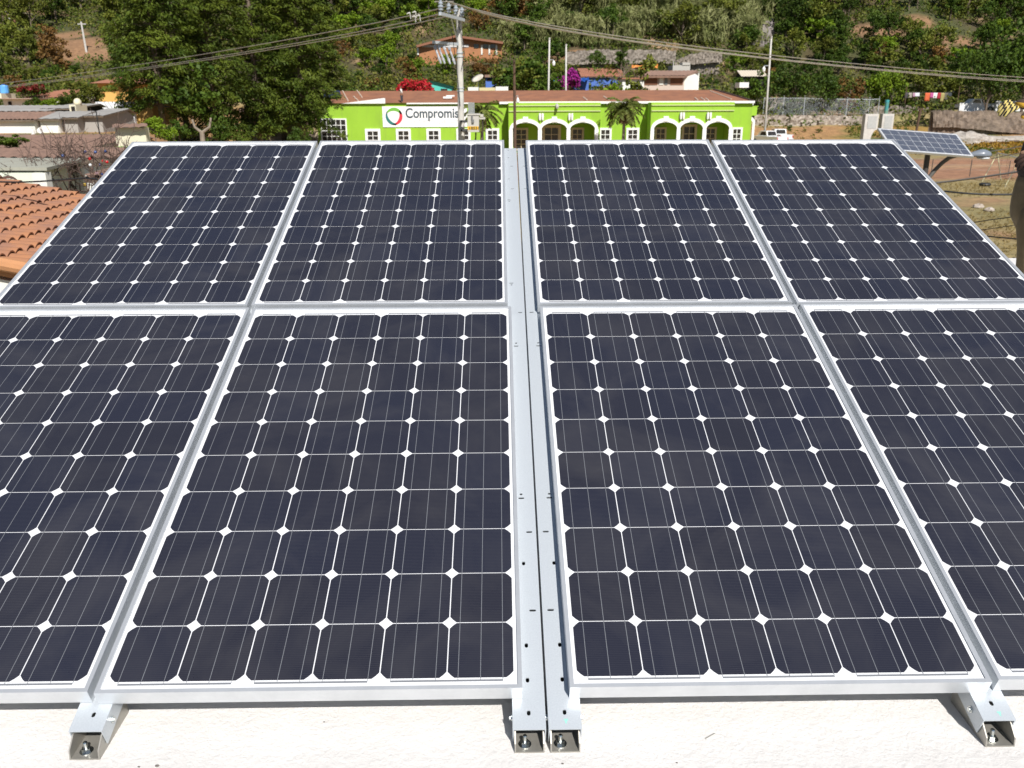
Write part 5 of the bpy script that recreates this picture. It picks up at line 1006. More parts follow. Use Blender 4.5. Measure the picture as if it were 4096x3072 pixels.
m = MB(); m.box((atx(2148, 121), 121, atz(236, 121) - .5), (atx(2216, 121), 121.3, atz(222, 121))); tag(m.build('low_white_wall', WHITEP), 'low bluish white wall in tree shade beside the shaded pickup', 'wall')
m = MB(); m.box((atx(2070, 121), 121, atz(238, 121) - .5), (atx(2128, 121), 121.3, atz(226, 121))); tag(m.build('low_white_wall', WHITEP), 'low bluish white wall in tree shade in front of the shaded pickup', 'wall')
# washing lines
WLn = empty('washing_line', at(2005, 205, 132), 'washing line tied between trees above the right stone wall', 'washing line'); YL = 131.0
m = MB(); m.tube([at(1955, 199, YL), at(1978, 200, YL), at(2000, 200, YL), at(2030, 200.5, YL), at(2062, 198, YL)], .025, 5); m.build('line', BLACKR, WLn)
for x in (1951, 2064): m = MB(); m.tube([(atx(x, YL), YL, atz(228, YL)), (atx(x, YL), YL, atz(190, YL))], .07, 6); m.build('post', WOODP, WLn)
for k, (x, w_, h, col, lb) in enumerate(((1958, 5, 12, (.06, .06, .07), 'dark shirt, first from the left'), (1966, 6, 11, (.34, .31, .27), 'grey brown cloth'), (1974, 4, 9, (.42, .25, .34), 'pale pink cloth'), (1981, 9, 8, (.70, .70, .74), 'small white shirt beside the pale pink cloth'), (2003, 8, 18, (.62, .13, .05), 'long orange red dress'), (2013, 6, 11, (.50, .10, .28), 'pink shirt'), (2020, 8, 12, (.74, .74, .72), 'white shirt beside the pink shirt'), (2029, 7, 13, (.38, .03, .05), 'dark red cloth'), (2036, 6, 20, (.36, .31, .12), 'long olive yellow cloth'), (2043, 5, 16, (.12, .11, .09), 'brown black trousers'), (2050, 10, 8, (.05, .06, .07), 'black and white top, last on the right'))):
    a = at(x - w_ / 2, 200.5, YL - .05); b = at(x + w_ / 2, 200.5 + h, YL - .05); m = MB(); q = (b.x - a.x)
    m.sheet((a.x, YL - .05, b.z), (b.x, YL - .05, b.z), (b.x, YL - .05, a.z), (a.x, YL - .05, a.z), 6, 5, lambda u, v, i, j: .10 * math.sin(i * 2 + k) * (1 - v)); o = m.build('garment', pm('cloth_%d' % k, col, rough=.9), smooth=True)
    md = o.modifiers.new('thick', 'SOLIDIFY'); md.thickness = .02; tag(o, lb + ' hanging on the washing line', 'garment', 'washing on the line')
# solar street lamp
YA = 12.8; TL_, TR_ = at(1896, 276, YA), at(2067, 289, YA - .1)
def side(px, py, P, ln):
    best = None
    for Yq in np.arange(P.y - ln, P.y, .01):
        q = at(px, py, Yq); e = abs((q - P).length - ln)
        if best is None or e < best[0]: best = (e, q)
    return best[1]
wdt = (TR_ - TL_).length; BL_ = side(1929, 324, TL_, wdt * .45); ey = (BL_ - TL_); ex_ = (TR_ - TL_); BR_ = TR_ + ey; nrm = ex_.cross(ey).normalized(); nrm = nrm if nrm.z > 0 else -nrm
SLx = at(1987, 340, YA - .05); LG = float(hz(SLx.x, YA)); SL = empty('solar_street_lamp', (SLx.x, YA, LG), 'street lamp with its own small tilted solar panel behind the array corner', 'street lamp')
m = MB(); o_ = TL_ - nrm * .045; m.prism([(0, 0), (1, 0), (1, 1), (0, 1)], o_, ex_, ey, nrm * .04); m.build('panel_frame', ALU, SL)
ins = .022; e1u, e2u = ex_.normalized(), ey.normalized(); m = MB(); lw, lh = ex_.length - 2 * ins, ey.length - 2 * ins; cell = pm('poly_cell', (.095, .105, .135), (.075, .088, .12), scale=6, rough=.2, spec=.5)
m.prism([(0, 0), (lw, 0), (lw, lh), (0, lh)], TL_ + e1u * ins + e2u * ins - nrm * .006, e1u, e2u, nrm * .003); pn = m.build('panel_sheet', BACKSHEET, SL)
m = MB(); nc, nr = 9, 4
for i in range(nc):
    for j in range(nr):
        g_ = .0022; p = TL_ + e1u * (ins + .008 + i * (lw - .016) / nc) + e2u * (ins + .008 + j * (lh - .016) / nr) - nrm * .0022; m.poly([p + e1u * g_ + e2u * g_, p + e1u * ((lw - .016) / nc - g_) + e2u * g_, p + e1u * ((lw - .016) / nc - g_) + e2u * ((lh - .016) / nr - g_), p + e1u * g_ + e2u * ((lh - .016) / nr - g_)])
m.build('cells', cell, pn)
pc_ = (TL_ + BR_) / 2 - nrm * .06; PX = atx(1989, YA, 330); m = MB(); m.tube([(PX, pc_.y, LG), (PX, pc_.y, atz(300, YA) - .1)], .046, 12); m.build('pole', pm('dark_pole', (.06, .05, .045), rough=.6), SL)
m = MB(); arm = [at(x, y, YA - .25) for x, y in ((1994, 402), (2007, 383), (2020, 367), (2035, 352), (2050, 341), (2066, 335.5), (2082, 334.5), (2096, 335))]; arm = [Vector((PX, pc_.y - .02, arm[0].z - .35))] + arm; m.tube(arm, [.036] * 9, 10); m.build('lamp_arm', pm('arm_grey', (.10, .095, .085), rough=.5), SL, smooth=True)
a, b = at(2090, 333, YA - .25), at(2142, 336, YA - .25); c = (a + b) / 2; hl = (b.x - a.x) / 2; m = MB(); hv = atz(320.5, YA - .25) - atz(343.5, YA - .25)
prf = []
n1_, n2_ = 16, 12
for i in range(n1_ + 1):
    t = i / n1_; x = -hl + 2 * hl * t; sh = (math.sin(math.pi * min(1, max(0, .06 + .94 * t) ** 1.0)) ** .42) * (.45 + .55 * min(1, t * 1.7)) if i < n1_ else .12
    prf.append((x, sh))
vs = [];
for x, sh in prf:
    for k in range(n2_):
        a_ = 2 * math.pi * k / n2_; zz = math.sin(a_); vs.append(c + Vector((x, math.cos(a_) * .12 * sh, (zz * hv * .62 if zz > 0 else zz * hv * .22) * sh - hv * .05)))
m.add(vs, [(i * n2_ + k, i * n2_ + (k + 1) % n2_, (i + 1) * n2_ + (k + 1) % n2_, (i + 1) * n2_ + k) for i in range(n1_) for k in range(n2_)] + [tuple(range(n2_)), tuple(range(n1_ * n2_, (n1_ + 1) * n2_))]); lh_ = m.build('lamp_head', pm('lamp_grey', (.19, .215, .25), rough=.3, spec=.5), SL, smooth=True)
m = MB(); m.ball(c + Vector((hl * .35, 0, -hv * .30)), (hl * .55, .085, hv * .16), 14, 8); m.build('lens', pm('lens_white', (.75, .78, .80), rough=.15), lh_, smooth=True)
# swing frames on the playing field
STRW = pm('swing_white', (.72, .68, .42), (.30, .26, .18), scale=1.0, rough=.7, lo=.42, hi=.5)
def aframe(ap, f1_, f2_, Y, lb):
    a = at(*ap, Y); o = empty('swing_frame', (a.x, Y, float(hz(a.x, Y))), lb, 'swing', 'swing frames on the field')
    for x, y in (f1_, f2_): b = at(x, y, Y); b.z = float(hz(b.x, Y)) - .05; b.y = Y; m = MB(); m.tube([b, a], .035, 7); m.build('leg', STRW, o)
    m = MB(); m.tube([a, at(ap[0] + 50, ap[1] + 12, Y - 3)], .03, 6); m.build('top_bar', GALV, o)
    for k_ in (.35, .65):
        p = a.lerp(at(ap[0] + 50, ap[1] + 12, Y - 3), k_); m = MB()
        for s in (-.2, .2): m.tube([p + Vector((s, 0, 0)), p + Vector((s, 0, -1.5))], .008, 4)
        m.box((p.x - .24, p.y - .09, p.z - 1.53), (p.x + .24, p.y + .09, p.z - 1.5)); m.build('swing_seat', WOODP, o)
aframe((2155, 330), (2121, 394), (2163, 392), 60.0, 'swing frame with pale striped legs, right below the street lamp head'); aframe((2203, 345), (2169, 407), (2213, 402), 56.0, 'swing frame with pale striped legs beside the worker at the right edge')
# field fence, rocks, tyre
WF = empty('field_fence', at(2040, 380, 68), 'low wire fence on thin dark posts across the red dirt', 'fence')
FX = [(1940, 342, 369), (2016, 344, 372), (2100, 345, 391), (2183, 347, 396), (2270, 350, 400)]
for x, y0, y1 in FX: a = at(x, y0, 64); m = MB(); m.tube([(a.x, 64, float(hz(a.x, 64)) - .1), (a.x, 64, a.z)], .035, 6); m.build('post', pm('fence_post', (.10, .085, .07), rough=.8), WF)
for f_ in (.0, .45, .85): m = MB(); m.tube([at(x, y0 + f_ * 26, 64) for x, y0, _ in FX], .008, 5); m.build('strand', pm('dull_strand', (.30, .27, .24), rough=.7), WF)
for px, py, r_, lb in ((2113, 450, .30, 'flat grey rock lying on the dry grass, left of a pale pointed one'), (2136, 457, .26, 'pale pointed rock on the dry grass'), (2144, 324, .3, 'pale rock on the weedy slope right of the lamp head')):
    g = ghit(px, py, 15); m = MB(); m.ball(g + Vector((0, 0, r_ * .25)), (r_, r_ * .8, r_ * .55), 9, 6); m.v = [tuple(Vector(v) + Vector((random.uniform(-.2, .2), random.uniform(-.2, .2), random.uniform(-.15, .15))) * r_) for v in m.v]; tag(m.build('rock', pm('field_rock', (.48, .42, .36), (.36, .30, .25), scale=4, rough=.95)), lb, 'rock')
g = ghit(2127, 403, 15); m = MB()
m.tube([g + Vector((.28 * math.cos(a_), .28 * math.sin(a_), .12)) for a_ in np.linspace(0, 2 * math.pi, 17)], .10, 8); tag(m.build('old_tyre', BLACKR), 'black old tyre lying by the swing on the field', 'tyre')
# service cables on the right
def cable(pts, r, lb, mat=BLACKR): return wire(pts, r, lb, mat, 'service cables at the right edge', 20, 'cable')
cable([at(2020, 395, 13.5), at(2110, 384, 13), at(2212, 369, 12.4), at(2300, 356, 12)], .020, 'thick grey cable crossing in front of the swing', pm('grey_cable', (.16, .15, .14), rough=.6))
cable([at(2040, 413, 12.5), at(2110, 419, 12.2), at(2185, 420, 12), at(2290, 417, 11.6)], .018, 'twisted black cable over the dry grass')
cable([at(2080, 484, 12), at(2140, 475, 11.5), at(2230, 463, 11)], .009, 'thin dark cable above the middle of the dry grass, upper of two'); cable([at(2095, 500, 12), at(2140, 494, 11.5), at(2235, 480, 11)], .007, 'thin dark cable above the middle of the dry grass, lower of two')
cable([at(2098, 505, 12), at(2150, 512, 11.5), at(2240, 519, 11)], .012, 'dark cable sagging to the right behind the khaki trousers')
cable([at(2138, 327, 12.6), at(2180, 321, 12), at(2212, 315, 11.6), at(2290, 302, 11)], .010, 'pale cable running right from the lamp head, upper one', WIREM); cable([at(2142, 343, 12.6), at(2185, 334, 12), at(2215, 330, 11.6), at(2290, 318, 11)], .010, 'pale cable running right from the lamp head, lower one', WIREM)
cable([at(-60, 388, 9), at(60, 393, 8.8), at(150, 387, 8.4), at(210, 388, 8)], .012, 'thin black cable crossing the pale shed wall')
# ================================================================== TREES AND PLANTS
CON1 = leafmat('cypress_green', (.040, .072, .007), (.125, .160, .016), .40, .10)
DARKG = leafmat('dark_leaf', (.030, .064, .006), (.082, .130, .012), .5, .25)
OLIVE = leafmat('olive_leaf', (.085, .115, .014), (.17, .18, .024), .5, .22)
LIMEG = leafmat('lime_leaf', (.11, .19, .008), (.20, .28, .018), .6, .18)
RUST = leafmat('rusty_leaf', (.17, .085, .025), (.24, .135, .035), .5, .22)
REED = leafmat('grey_reed', (.16, .185, .055), (.28, .28, .12), .5, .15)
TWIG = pm('grey_twig', (.22, .17, .13), (.16, .12, .09), scale=2, rough=.95)
BUSHY = leafmat('bright_bush', (.075, .125, .012), (.125, .185, .02), .6, .1)
SCRUB = leafmat('scrub_leaf', (.065, .10, .010), (.165, .16, .028), .09, 0)
DRYG = leafmat('dry_weed', (.20, .15, .05), (.30, .22, .08), .3, 0)
REDB = leafmat('red_bougainvillea', (.42, .012, .022), (.55, .03, .04), .9, .0); PURB = leafmat('purple_bougainvillea', (.28, .012, .20), (.40, .03, .28), .9, .0)
PALMG = leafmat('palm_leaf', (.10, .14, .025), (.19, .20, .045), .9, .1); PALMD = leafmat('palm_dead', (.26, .17, .08), (.20, .12, .06), .9, 0)

def conifer_mesh(name, seed, H, Rr, start=.10, nb=150, lean=0):
    r = np.random.default_rng(seed); cen, rad, ax = [], [], []; m = MB()
    m.tube([(0, 0, -.5), (.1 * lean, 0, H * .35), (.25 * lean, .1, H * .7), (.3 * lean, 0, H * .97)], [H * .014, H * .011, H * .007, .03], 9)
    for k in range(nb):
        t = start + (1 - start) * (k + .5) / nb; L = Rr * (1 - t) ** .55 * (.55 + .6 * r.random()) * (.75 + .25 * min(1, (t - start) * 6 + .3)); a = k * 2.39996 + r.normal() * .35
        d = np.array([math.cos(a), math.sin(a)]); z0 = H * t; rise = .18 + .3 * t; pts = []
        for q in np.linspace(0, 1, 9):
            pts.append((d[0] * L * q + .2 * lean * t, d[1] * L * q, z0 + L * (rise * q - .52 * q * q * (1 - .55 * t))))
        m.tube([pts[0], pts[3], pts[6]], [.07 * (1 - t) + .02, .04, .012], 4, cap=False)
        for q in range(2, 9):
            f = q / 8; n_ = 1 + int(L * f * .42)
            for _ in range(n_):
                side = r.normal() * .16 * L * (1.15 - f * .6); p = np.array(pts[q]) + np.array([-d[1] * side, d[0] * side, -.10 * abs(side) + r.normal() * .12])
                cen.append(p); s = (.50 + .45 * r.random()) * (1 - .2 * t); rad.append((s, s, s * .42)); ax.append((d[0] * .9 - d[1] * np.sign(side) * .5, d[1] * .9 + d[0] * np.sign(side) * .5, -.45))
    V, F = leaves(np.array(cen), np.array(rad), 30, (.36, .115), axis=np.array(ax), flat=2.0, rng=r)
    return V, F, m
def place_conifer(px, Y, H, Rr, seed, lb, **kw):
    x = atx(px, Y); z = float(hz(x, Y)); o = empty('conifer', (x, Y, z), lb, 'tree', 'tall dark conifers'); V, F, m = conifer_mesh('crown', seed, H, Rr, **kw)
    np_mesh('crown', V, F, CON1, o); m.build('trunk', TRUNKM, o, world=False, smooth=True); return o
place_conifer(350, 80, 21.0, 5.6, 1, 'broad dark conifer, leftmost of the clump, its boughs before the yellow house', start=.12, nb=150)
place_conifer(462, 84, 22.5, 5.4, 2, 'tall dark conifer in the middle of the clump above the bright green bush', start=.10, nb=135)
place_conifer(558, 90, 22.0, 5.0, 3, 'dark conifer right of the middle of the clump, behind the thin lamp post', start=.13, nb=125)
place_conifer(654, 91.5, 20.5, 5.0, 4, 'dark conifer at the right of the clump that shades the green building', start=.15, nb=130)
place_conifer(400, 96, 24.0, 5.6, 5, 'dark conifer standing behind the two left trees of the clump', start=.12, nb=120)
place_conifer(700, 112, 20.0, 5.2, 6, 'dark conifer rising behind the left end of the brown roof', start=.20, nb=110)
place_conifer(610, 104, 23.0, 5.4, 7, 'dark conifer standing behind the two right trees of the clump', start=.16, nb=110)
def blob_tree(seed, H, Rr, crown_lo=.25, n=46, per=46, leaf=(.34, .26), trunk=True, shape=1.0, up=0):
    r = np.random.default_rng(seed); cen, rad = [], []; cz = H * (1 + crown_lo) / 2; hz_ = H * (1 - crown_lo) / 2; m = MB()
    lobes = [(np.array([r.normal() * .33 * Rr, r.normal() * .33 * Rr, cz + r.normal() * .35 * hz_]), Rr * (.42 + .25 * r.random())) for _ in range(7)]
    for k in range(n):
        c, s = lobes[k % 7]; d = r.normal(size=3); d /= np.linalg.norm(d); p = c + d * s * (.55 + .5 * r.random()) * np.array([1, 1, .85 * shape]); p[2] = max(p[2], H * crown_lo * .7); cen.append(p); q = Rr * (.15 + .14 * r.random()); rad.append((q, q, q * .8))
    V, F = leaves(np.array(cen), np.array(rad), per, leaf, flat=1.5, rng=r, axis=np.tile([0, 0, up], (n, 1)) if up else None)
    if trunk:
        m.tube([(0, 0, -1.0), (.05 * Rr, 0, H * .3), (.02 * Rr, .05, H * .62)], [H * .026, H * .02, H * .008], 7)
        for k in range(6): c, s = lobes[k]; m.tube([(.03 * Rr, 0, H * (.25 + .05 * k)), tuple((np.array([0, 0, H * .35]) + c) / 2 + np.array([0, 0, .1])), tuple(c)], [H * .012, H * .008, .02], 5)
    return V, F, m
def reed_clump(seed, H, Rr):
    r = np.random.default_rng(seed); n = 90; b = r.normal(size=(n, 2)) * Rr * .5; cen = []; ax = []
    for k in range(n):
        l = r.normal(size=2) * .3
        for q in (.25, .5, .75, .95): cen.append((b[k, 0] + l[0] * H * .35 * q * q, b[k, 1] + l[1] * H * .35 * q * q, H * q * (.75 + .3 * r.random()))); ax.append((l[0] * 1.2 * q, l[1] * 1.2 * q, 1.3 - q * .7))
    V, F = leaves(np.array(cen), np.full(len(cen), .45), 9, (1.0, .13), axis=np.array(ax), rng=r); m = MB()
    for k in range(10): m.tube([(b[k, 0], b[k, 1], -.4), (b[k, 0], b[k, 1], H * .6)], .03, 4)
    return V, F, m
def bare_tree(seed, H, Rr, depth=4, rb=.12):
    r = np.random.default_rng(seed); m = MB(); tips = []
    def grow(p, d, l, rad, k):
        q = p + d * l; mid = p + d * l * .5 + Vector(r.normal(size=3)) * l * .06; m.tube([p, mid, q], [rad, rad * .85, rad * .68], 5 if k < 2 else 4, cap=False)
        if k == 0: tips.append(q); return
        for _ in range(3 if k > 1 else 4):
            e = (d + Vector(r.normal(size=3)) * .55 + Vector((0, 0, .08))).normalized(); grow(q if r.random() < .6 else mid, e, l * (.62 + .22 * r.random()), rad * .62, k - 1)
    grow(Vector((0, 0, -.2)), Vector((.05, 0, 1)), H * .34, rb, depth); return m, tips

KINDS = {}
def kind(name, V, F, m, lm, tm=TRUNKM):
    o = empty(name, (0, -400, -200)); np_mesh('crown', V, F, lm, o); m.build('trunk', tm, o, world=False); KINDS.setdefault(name, []).append(o)
for s in (11, 12): kind('leafy_tree', *blob_tree(s, 7.0, 3.0), DARKG)
for s in (13, 14): kind('olive_tree', *blob_tree(s, 5.5, 2.7, .12), OLIVE)
for s in (15, 16): kind('lime_tree', *blob_tree(s, 5.5, 2.5, .15), LIMEG)
kind('rusty_tree', *blob_tree(17, 5.0, 2.5, .10, per=34), RUST)
for s in (18, 19): kind('reed_clump', *reed_clump(s, 4.2, 2.4), REED, REED)
kind('high_tree', *blob_tree(23, 9.0, 4.4, .50, n=72), DARKG); kind('spreading_tree', *blob_tree(20, 8.0, 4.2, .3, n=64), DARKG)
bm_, _t = bare_tree(21, 6.0, 2.5, 4, .16)
USED = set()
def put(kname, i, loc, s, rz, lb, group, sz=None):
    src = KINDS[kname][i % len(KINDS[kname])]
    o = src if src.name not in USED else copy_tree(src); USED.add(src.name)
    o.location = loc; o.rotation_euler = (0, 0, rz); o.scale = (s, s, s * (sz or 1)); o['label'] = lb; o['category'] = 'reeds' if 'reed' in kname else 'tree'
    if group: o['group'] = group
    return o
WORD = {'leafy_tree': 'dark green leafy tree', 'olive_tree': 'olive green bushy tree', 'lime_tree': 'bright yellow green tree', 'rusty_tree': 'rusty brown dry tree', 'reed_clump': 'pale clump of tall reeds', 'spreading_tree': 'large dark spreading tree'}
def zone(px, py):
    Z = [(232, 'on the far hillside above the village roofs at the left'), (700, 'showing on the hill around the tall conifers'), (860, 'on the slope right of the tall conifers'), (1000, 'on the slope around the orange hillside house'), (1180, 'on the slope between the orange house and the thin poles'), (1330, 'on the slope above the thin concrete poles'), (1560, 'on the slope above the white road house'), (1760, 'on the slope behind the leaning light pole'), (1930, 'on the slope above the twin pylons'), (9999, 'on the slope above the washing line')]
    return next(t for x, t in Z if px < x)
BLOCK = [(898, 70, 1088, 119), (1225, 103, 1570, 146), (1335, 140, 1515, 200), (925, 168, 982, 200), (1620, 48, 1672, 106), (140, 48, 222, 120), (1955, 196, 2062, 222), (2070, 200, 2215, 240), (1238, 145, 1352, 200), (10, 30, 55, 52), (190, 160, 290, 225), (1046, 156, 1094, 195), (2040, 60, 2110, 84), (1868, 58, 1900, 74)]
r4 = np.random.default_rng(44); cnt = 0
rows_ = [(22, 42, 66), (46, 46, 66), (72, 48, 64), (98, 50, 62), (124, 50, 58), (152, 50, 54), (178, 50, 46), (198, 48, 36)]
for (py0, stepx, hpx) in rows_:
    for px0 in np.arange(-30, 2270, stepx):
        px = px0 + r4.normal() * 14; py = py0 + r4.normal() * 7; hp = hpx * (.7 + .6 * r4.random()); u1, u2, u3 = r4.random(3)
        if 280 < px < 690 and py < 205: continue
        if any(a - 4 < px < c + 4 and (b < py < d or b < py - hp * .72 < d) for a, b, c, d in BLOCK): continue
        if py > 185 and px > 700 and px < 1620: hp *= .75
        g = ghit(px, py, 116)
        if g is None or float(patch_w(g.x, g.y - 1.5)) > .3 or float(patch_w(g.x, g.y)) > .3: continue
        left = px < 700; right = px > 1600
        if 1120 < px < 1640 and py < 108: k = 'reed_clump' if u1 < .62 else ('leafy_tree' if u1 < .80 else 'olive_tree' if u1 < .93 else 'rusty_tree')
        elif 700 < px < 1120: k = 'lime_tree' if u1 < .28 else 'olive_tree' if u1 < .62 else 'leafy_tree' if u1 < .86 else 'rusty_tree'
        elif right: k = 'leafy_tree' if u1 < .42 else 'spreading_tree' if u1 < .50 else 'olive_tree' if u1 < .80 else 'lime_tree' if u1 < .92 else 'rusty_tree'
        else: k = 'olive_tree' if u1 < .50 else 'leafy_tree' if u1 < .87 else 'lime_tree' if u1 < .96 else 'rusty_tree'
        H0 = {'leafy_tree': 7, 'olive_tree': 5.5, 'lime_tree': 5.5, 'rusty_tree': 5, 'reed_clump': 4.2, 'spreading_tree': 8}[k]
        s = hp / ppm(g.y) / H0 * (1.25 if k == 'spreading_tree' else 1.0 if k != 'reed_clump' else .85)
        lb = WORD[k] + ' ' + zone(px, py); put(k, cnt, g - Vector((0, 0, .3)), s, u2 * 6.28, lb, WORD[k] + 's ' + zone(px, py), .85 + .3 * u3); cnt += 1
print('hillside trees', cnt)
# single trees one can name
def one_tree(kname, i, px, py, Y, hp, lb, rz=0, sz=1, wide=1):
    g = ghit(px, py, Y) if Y < 0 else None
    if g is None: x = atx(px, abs(Y), py); g = Vector((x, abs(Y), float(hz(x, abs(Y)))))
    H0 = {'leafy_tree': 7, 'olive_tree': 5.5, 'lime_tree': 5.5, 'rusty_tree': 5, 'reed_clump': 4.2, 'spreading_tree': 8, 'high_tree': 9}[kname]
    top = at(px, py - hp, g.y).z; s = max(.1, (top - g.z) / H0); o = put(kname, i, g, s, rz, lb, None, 1); o.scale = (s * wide, s * wide, s); return o
one_tree('lime_tree', 0, 2072, 72, -140, 36, 'small round yellow green tree on a bare pale trunk at the upper right', wide=.8)
one_tree('leafy_tree', 1, 1290, 140, 148, 40, 'dark round tree standing against the grey stone retaining wall', wide=.8)
one_tree('leafy_tree', 0, 1340, 148, 146, 44, 'darker taller tree before the left half of the stone wall', wide=.9)
one_tree('leafy_tree', 1, 1148, 196, 122, 92, 'tall dark green tree behind the roof left of the thin concrete poles', wide=1.0)
one_tree('olive_tree', 0, 1110, 196, 124, 60, 'bushy olive tree left of the tall dark tree behind the roof')
one_tree('olive_tree', 1, 1375, 196, 118, 50, 'round brownish olive tree before the left wing of the white house', wide=.7)
one_tree('lime_tree', 1, 1322, 196, 119, 26, 'small yellow green bush left of the white road house', wide=.9)
one_tree('spreading_tree', 0, 1715, 212, 133, 84, 'large dark tree above the left part of the wire fence', wide=1.1)
one_tree('spreading_tree', 0, 1780, 214, 136, 78, 'large dark tree above the middle of the wire fence', 2, wide=1.1)
one_tree('leafy_tree', 0, 1620, 200, 128, 44, 'dark tree beside the hut with the pale pyramid roof', 1)
one_tree('spreading_tree', 0, 2165, 190, 140, 150, 'huge dark feathery tree at the upper right edge', 3, wide=.9); one_tree('spreading_tree', 0, 2262, 215, 126, 180, 'huge dark tree cut off by the right picture edge', 1, wide=1.0)
one_tree('high_tree', 0, 2128, 250, 119.5, 138, 'dark spreading tree on the stone wall whose shade covers the parked pickup', 4, wide=.75); one_tree('high_tree', 0, 2208, 250, 119.5, 170, 'tall dark spreading tree on the stone wall shading the low white walls', 2, wide=.8)
one_tree('lime_tree', 0, 1925, 212, 134, 72, 'tall yellow green bamboo-like bush behind the teal pipe', wide=.7); one_tree('lime_tree', 1, 1895, 212, 135, 64, 'yellow green bush above the right end of the wire fence', 1, wide=.8)
one_tree('rusty_tree', 0, 1835, 210, 135, 56, 'rusty brown dry bush above the right half of the wire fence', wide=.8)
one_tree('olive_tree', 0, 1985, 200, 136, 55, 'olive bush behind the left half of the washing line', 2); one_tree('olive_tree', 1, 2040, 198, 138, 60, 'brownish olive bush behind the right half of the washing line', 3)
one_tree('lime_tree', 0, 338, 320, 62, 74, 'bright green rounded bush at the foot of the tall conifers', wide=1.0); one_tree('lime_tree', 1, 372, 322, 64, 50, 'smaller green bush at the foot of the tall conifers, right of the rounded one', 2); one_tree('leafy_tree', 1, 392, 330, 70, 82, 'dark bushy tree under the tall conifers, left of the pale forked trunk', 2, wide=.8); one_tree('leafy_tree', 0, 478, 330, 74, 78, 'dark bushy tree under the tall conifers, right of the pale forked trunk', 3, wide=.8); one_tree('leafy_tree', 1, 648, 325, 84, 62, 'dark bushy tree against the shaded left end of the green building', 1, wide=.7)
FT = empty('forked_tree', (atx(432, 66), 66, float(hz(atx(432, 66), 66))), 'pale forked tree trunk glimpsed at the foot of the conifers', 'tree'); m = MB(); z0_, z1_ = float(FT.location.z), atz(281, 66); x0_ = FT.location.x; m.tube([(x0_, 66, z0_ - .3), (x0_, 66, z1_)], [.24, .17], 8); m.tube([(x0_, 66, z1_ - .1), (atx(418, 66), 66, atz(272, 66)), (atx(414, 66), 66, atz(255, 66))], [.13, .10, .07], 7); m.tube([(x0_, 66, z1_ - .1), (atx(450, 66), 66, atz(272, 66)), (atx(455, 66), 66, atz(252, 66))], [.13, .10, .07], 7); m.build('trunk', PALEB, FT)
V, F, m2_ = blob_tree(77, 3.4, 2.0, .1, n=30, per=40, trunk=False); V = V + np.array([0, .4, atz(262, 66) - z0_]); np_mesh('crown', V, F, DARKG, FT)
kind('round_bush', *blob_tree(61, 1.2, .75, .02, n=40, per=60, leaf=(.13, .07), trunk=False), BUSHY) if False else None
V, F, m = blob_tree(61, 1.1, .62, .02, n=46, per=80, leaf=(.12, .06)); c = at(22, 324, 25.4); o = empty('bush', c, 'small green bush peeping over the brown roofs at the left picture edge', 'bush'); o.scale = (.9, .7, .42); np_mesh('crown', V, F, BUSHY, o); m.build('trunk', TRUNKM, o, world=False)
one_tree('lime_tree', 0, 110, 230, 84, 24, 'round yellow green tree behind the pale sheet roof on the left', wide=1.0); one_tree('leafy_tree', 1, 76, 228, 90, 26, 'dark round tree between the white terrace house and the pale sheet roof', wide=1.0); one_tree('leafy_tree', 0, 140, 222, 92, 18, 'small dark tree just left of the cream turret')
for px in (165, 185, 200): one_tree('olive_tree', px, px, 222, 98, 34, 'olive tree left of the yellow house, %s' % {165: 'farthest from it', 185: 'between two others', 200: 'touching its wall'}[px], px)
# bushes on the embankment
for k, (px, py, hp, lb) in enumerate(((1703, 292, 22, 'green bush on the orange bank just above the pickup trucks'), (1770, 288, 13, 'small round green bush alone on the orange bank'), (1850, 277, 9, 'small green bush on the bank close to the left pylon'), (1738, 287, 10, 'little green shrub on the orange bank between two bushes'), (2125, 262, 9, 'small green plant on the gravel heap'), (1990, 262, 10, 'low green bush right of the short wooden post'), (2015, 268, 9, 'low green bush at the left end of the right stone wall'))):
    one_tree('olive_tree' if k % 2 else 'leafy_tree', k, px, py, -80, hp, lb, k, wide=1.1)
# the bare winter tree by the roof at centre right, and on the left hung with baubles
BT = empty('bare_tree', at(1350, 165, 126), 'leafless grey brown tree behind the roof right of the purple bougainvillea', 'tree'); x = atx(1350, 128); BT.location = (x, 128, float(hz(x, 128))); s = (atz(102, 128) - BT.location.z) / 6.6
bm_.v = [tuple(Vector(v) * s) for v in bm_.v]; bm_.build('branches', TWIG, BT, world=False)
x = atx(205, 14.5, 340); XT = empty('bare_tree', (x, 14.5, -4.6), 'leafless thin twigged tree hung with coloured baubles behind the array corner', 'tree')
r5 = np.random.default_rng(8); m = MB(); tips = []
zt_ = atz(288, 14.5) + 4.6
def grow5(p, d, l, rad, k):
    q = p + d * l; mid = p + d * l * .5 + Vector(r5.normal(size=3)) * l * .07; m.tube([p, mid, q], [rad, rad * .85, rad * .65], 4, cap=False); tips.append(q)
    if k == 0: return
    for _ in range(3): e = (d + Vector(r5.normal(size=3)) * .5).normalized(); grow5(q if r5.random() < .7 else mid, e, l * (.66 + .2 * r5.random()), rad * .68, k - 1)
for a_ in (0, 1.6, 3.1, 4.6): grow5(Vector((0, 0, zt_ * .42)), Vector((math.cos(a_) * .6, math.sin(a_) * .4, 1)).normalized(), zt_ * .21, .036, 5)
m.tube([(0, 0, -.3), (.02, 0, zt_ * .43)], [.07, .05], 7); m.build('branches', pm('dark_twig', (.13, .085, .065), (.09, .06, .05), scale=3, rough=.95), XT, world=False)
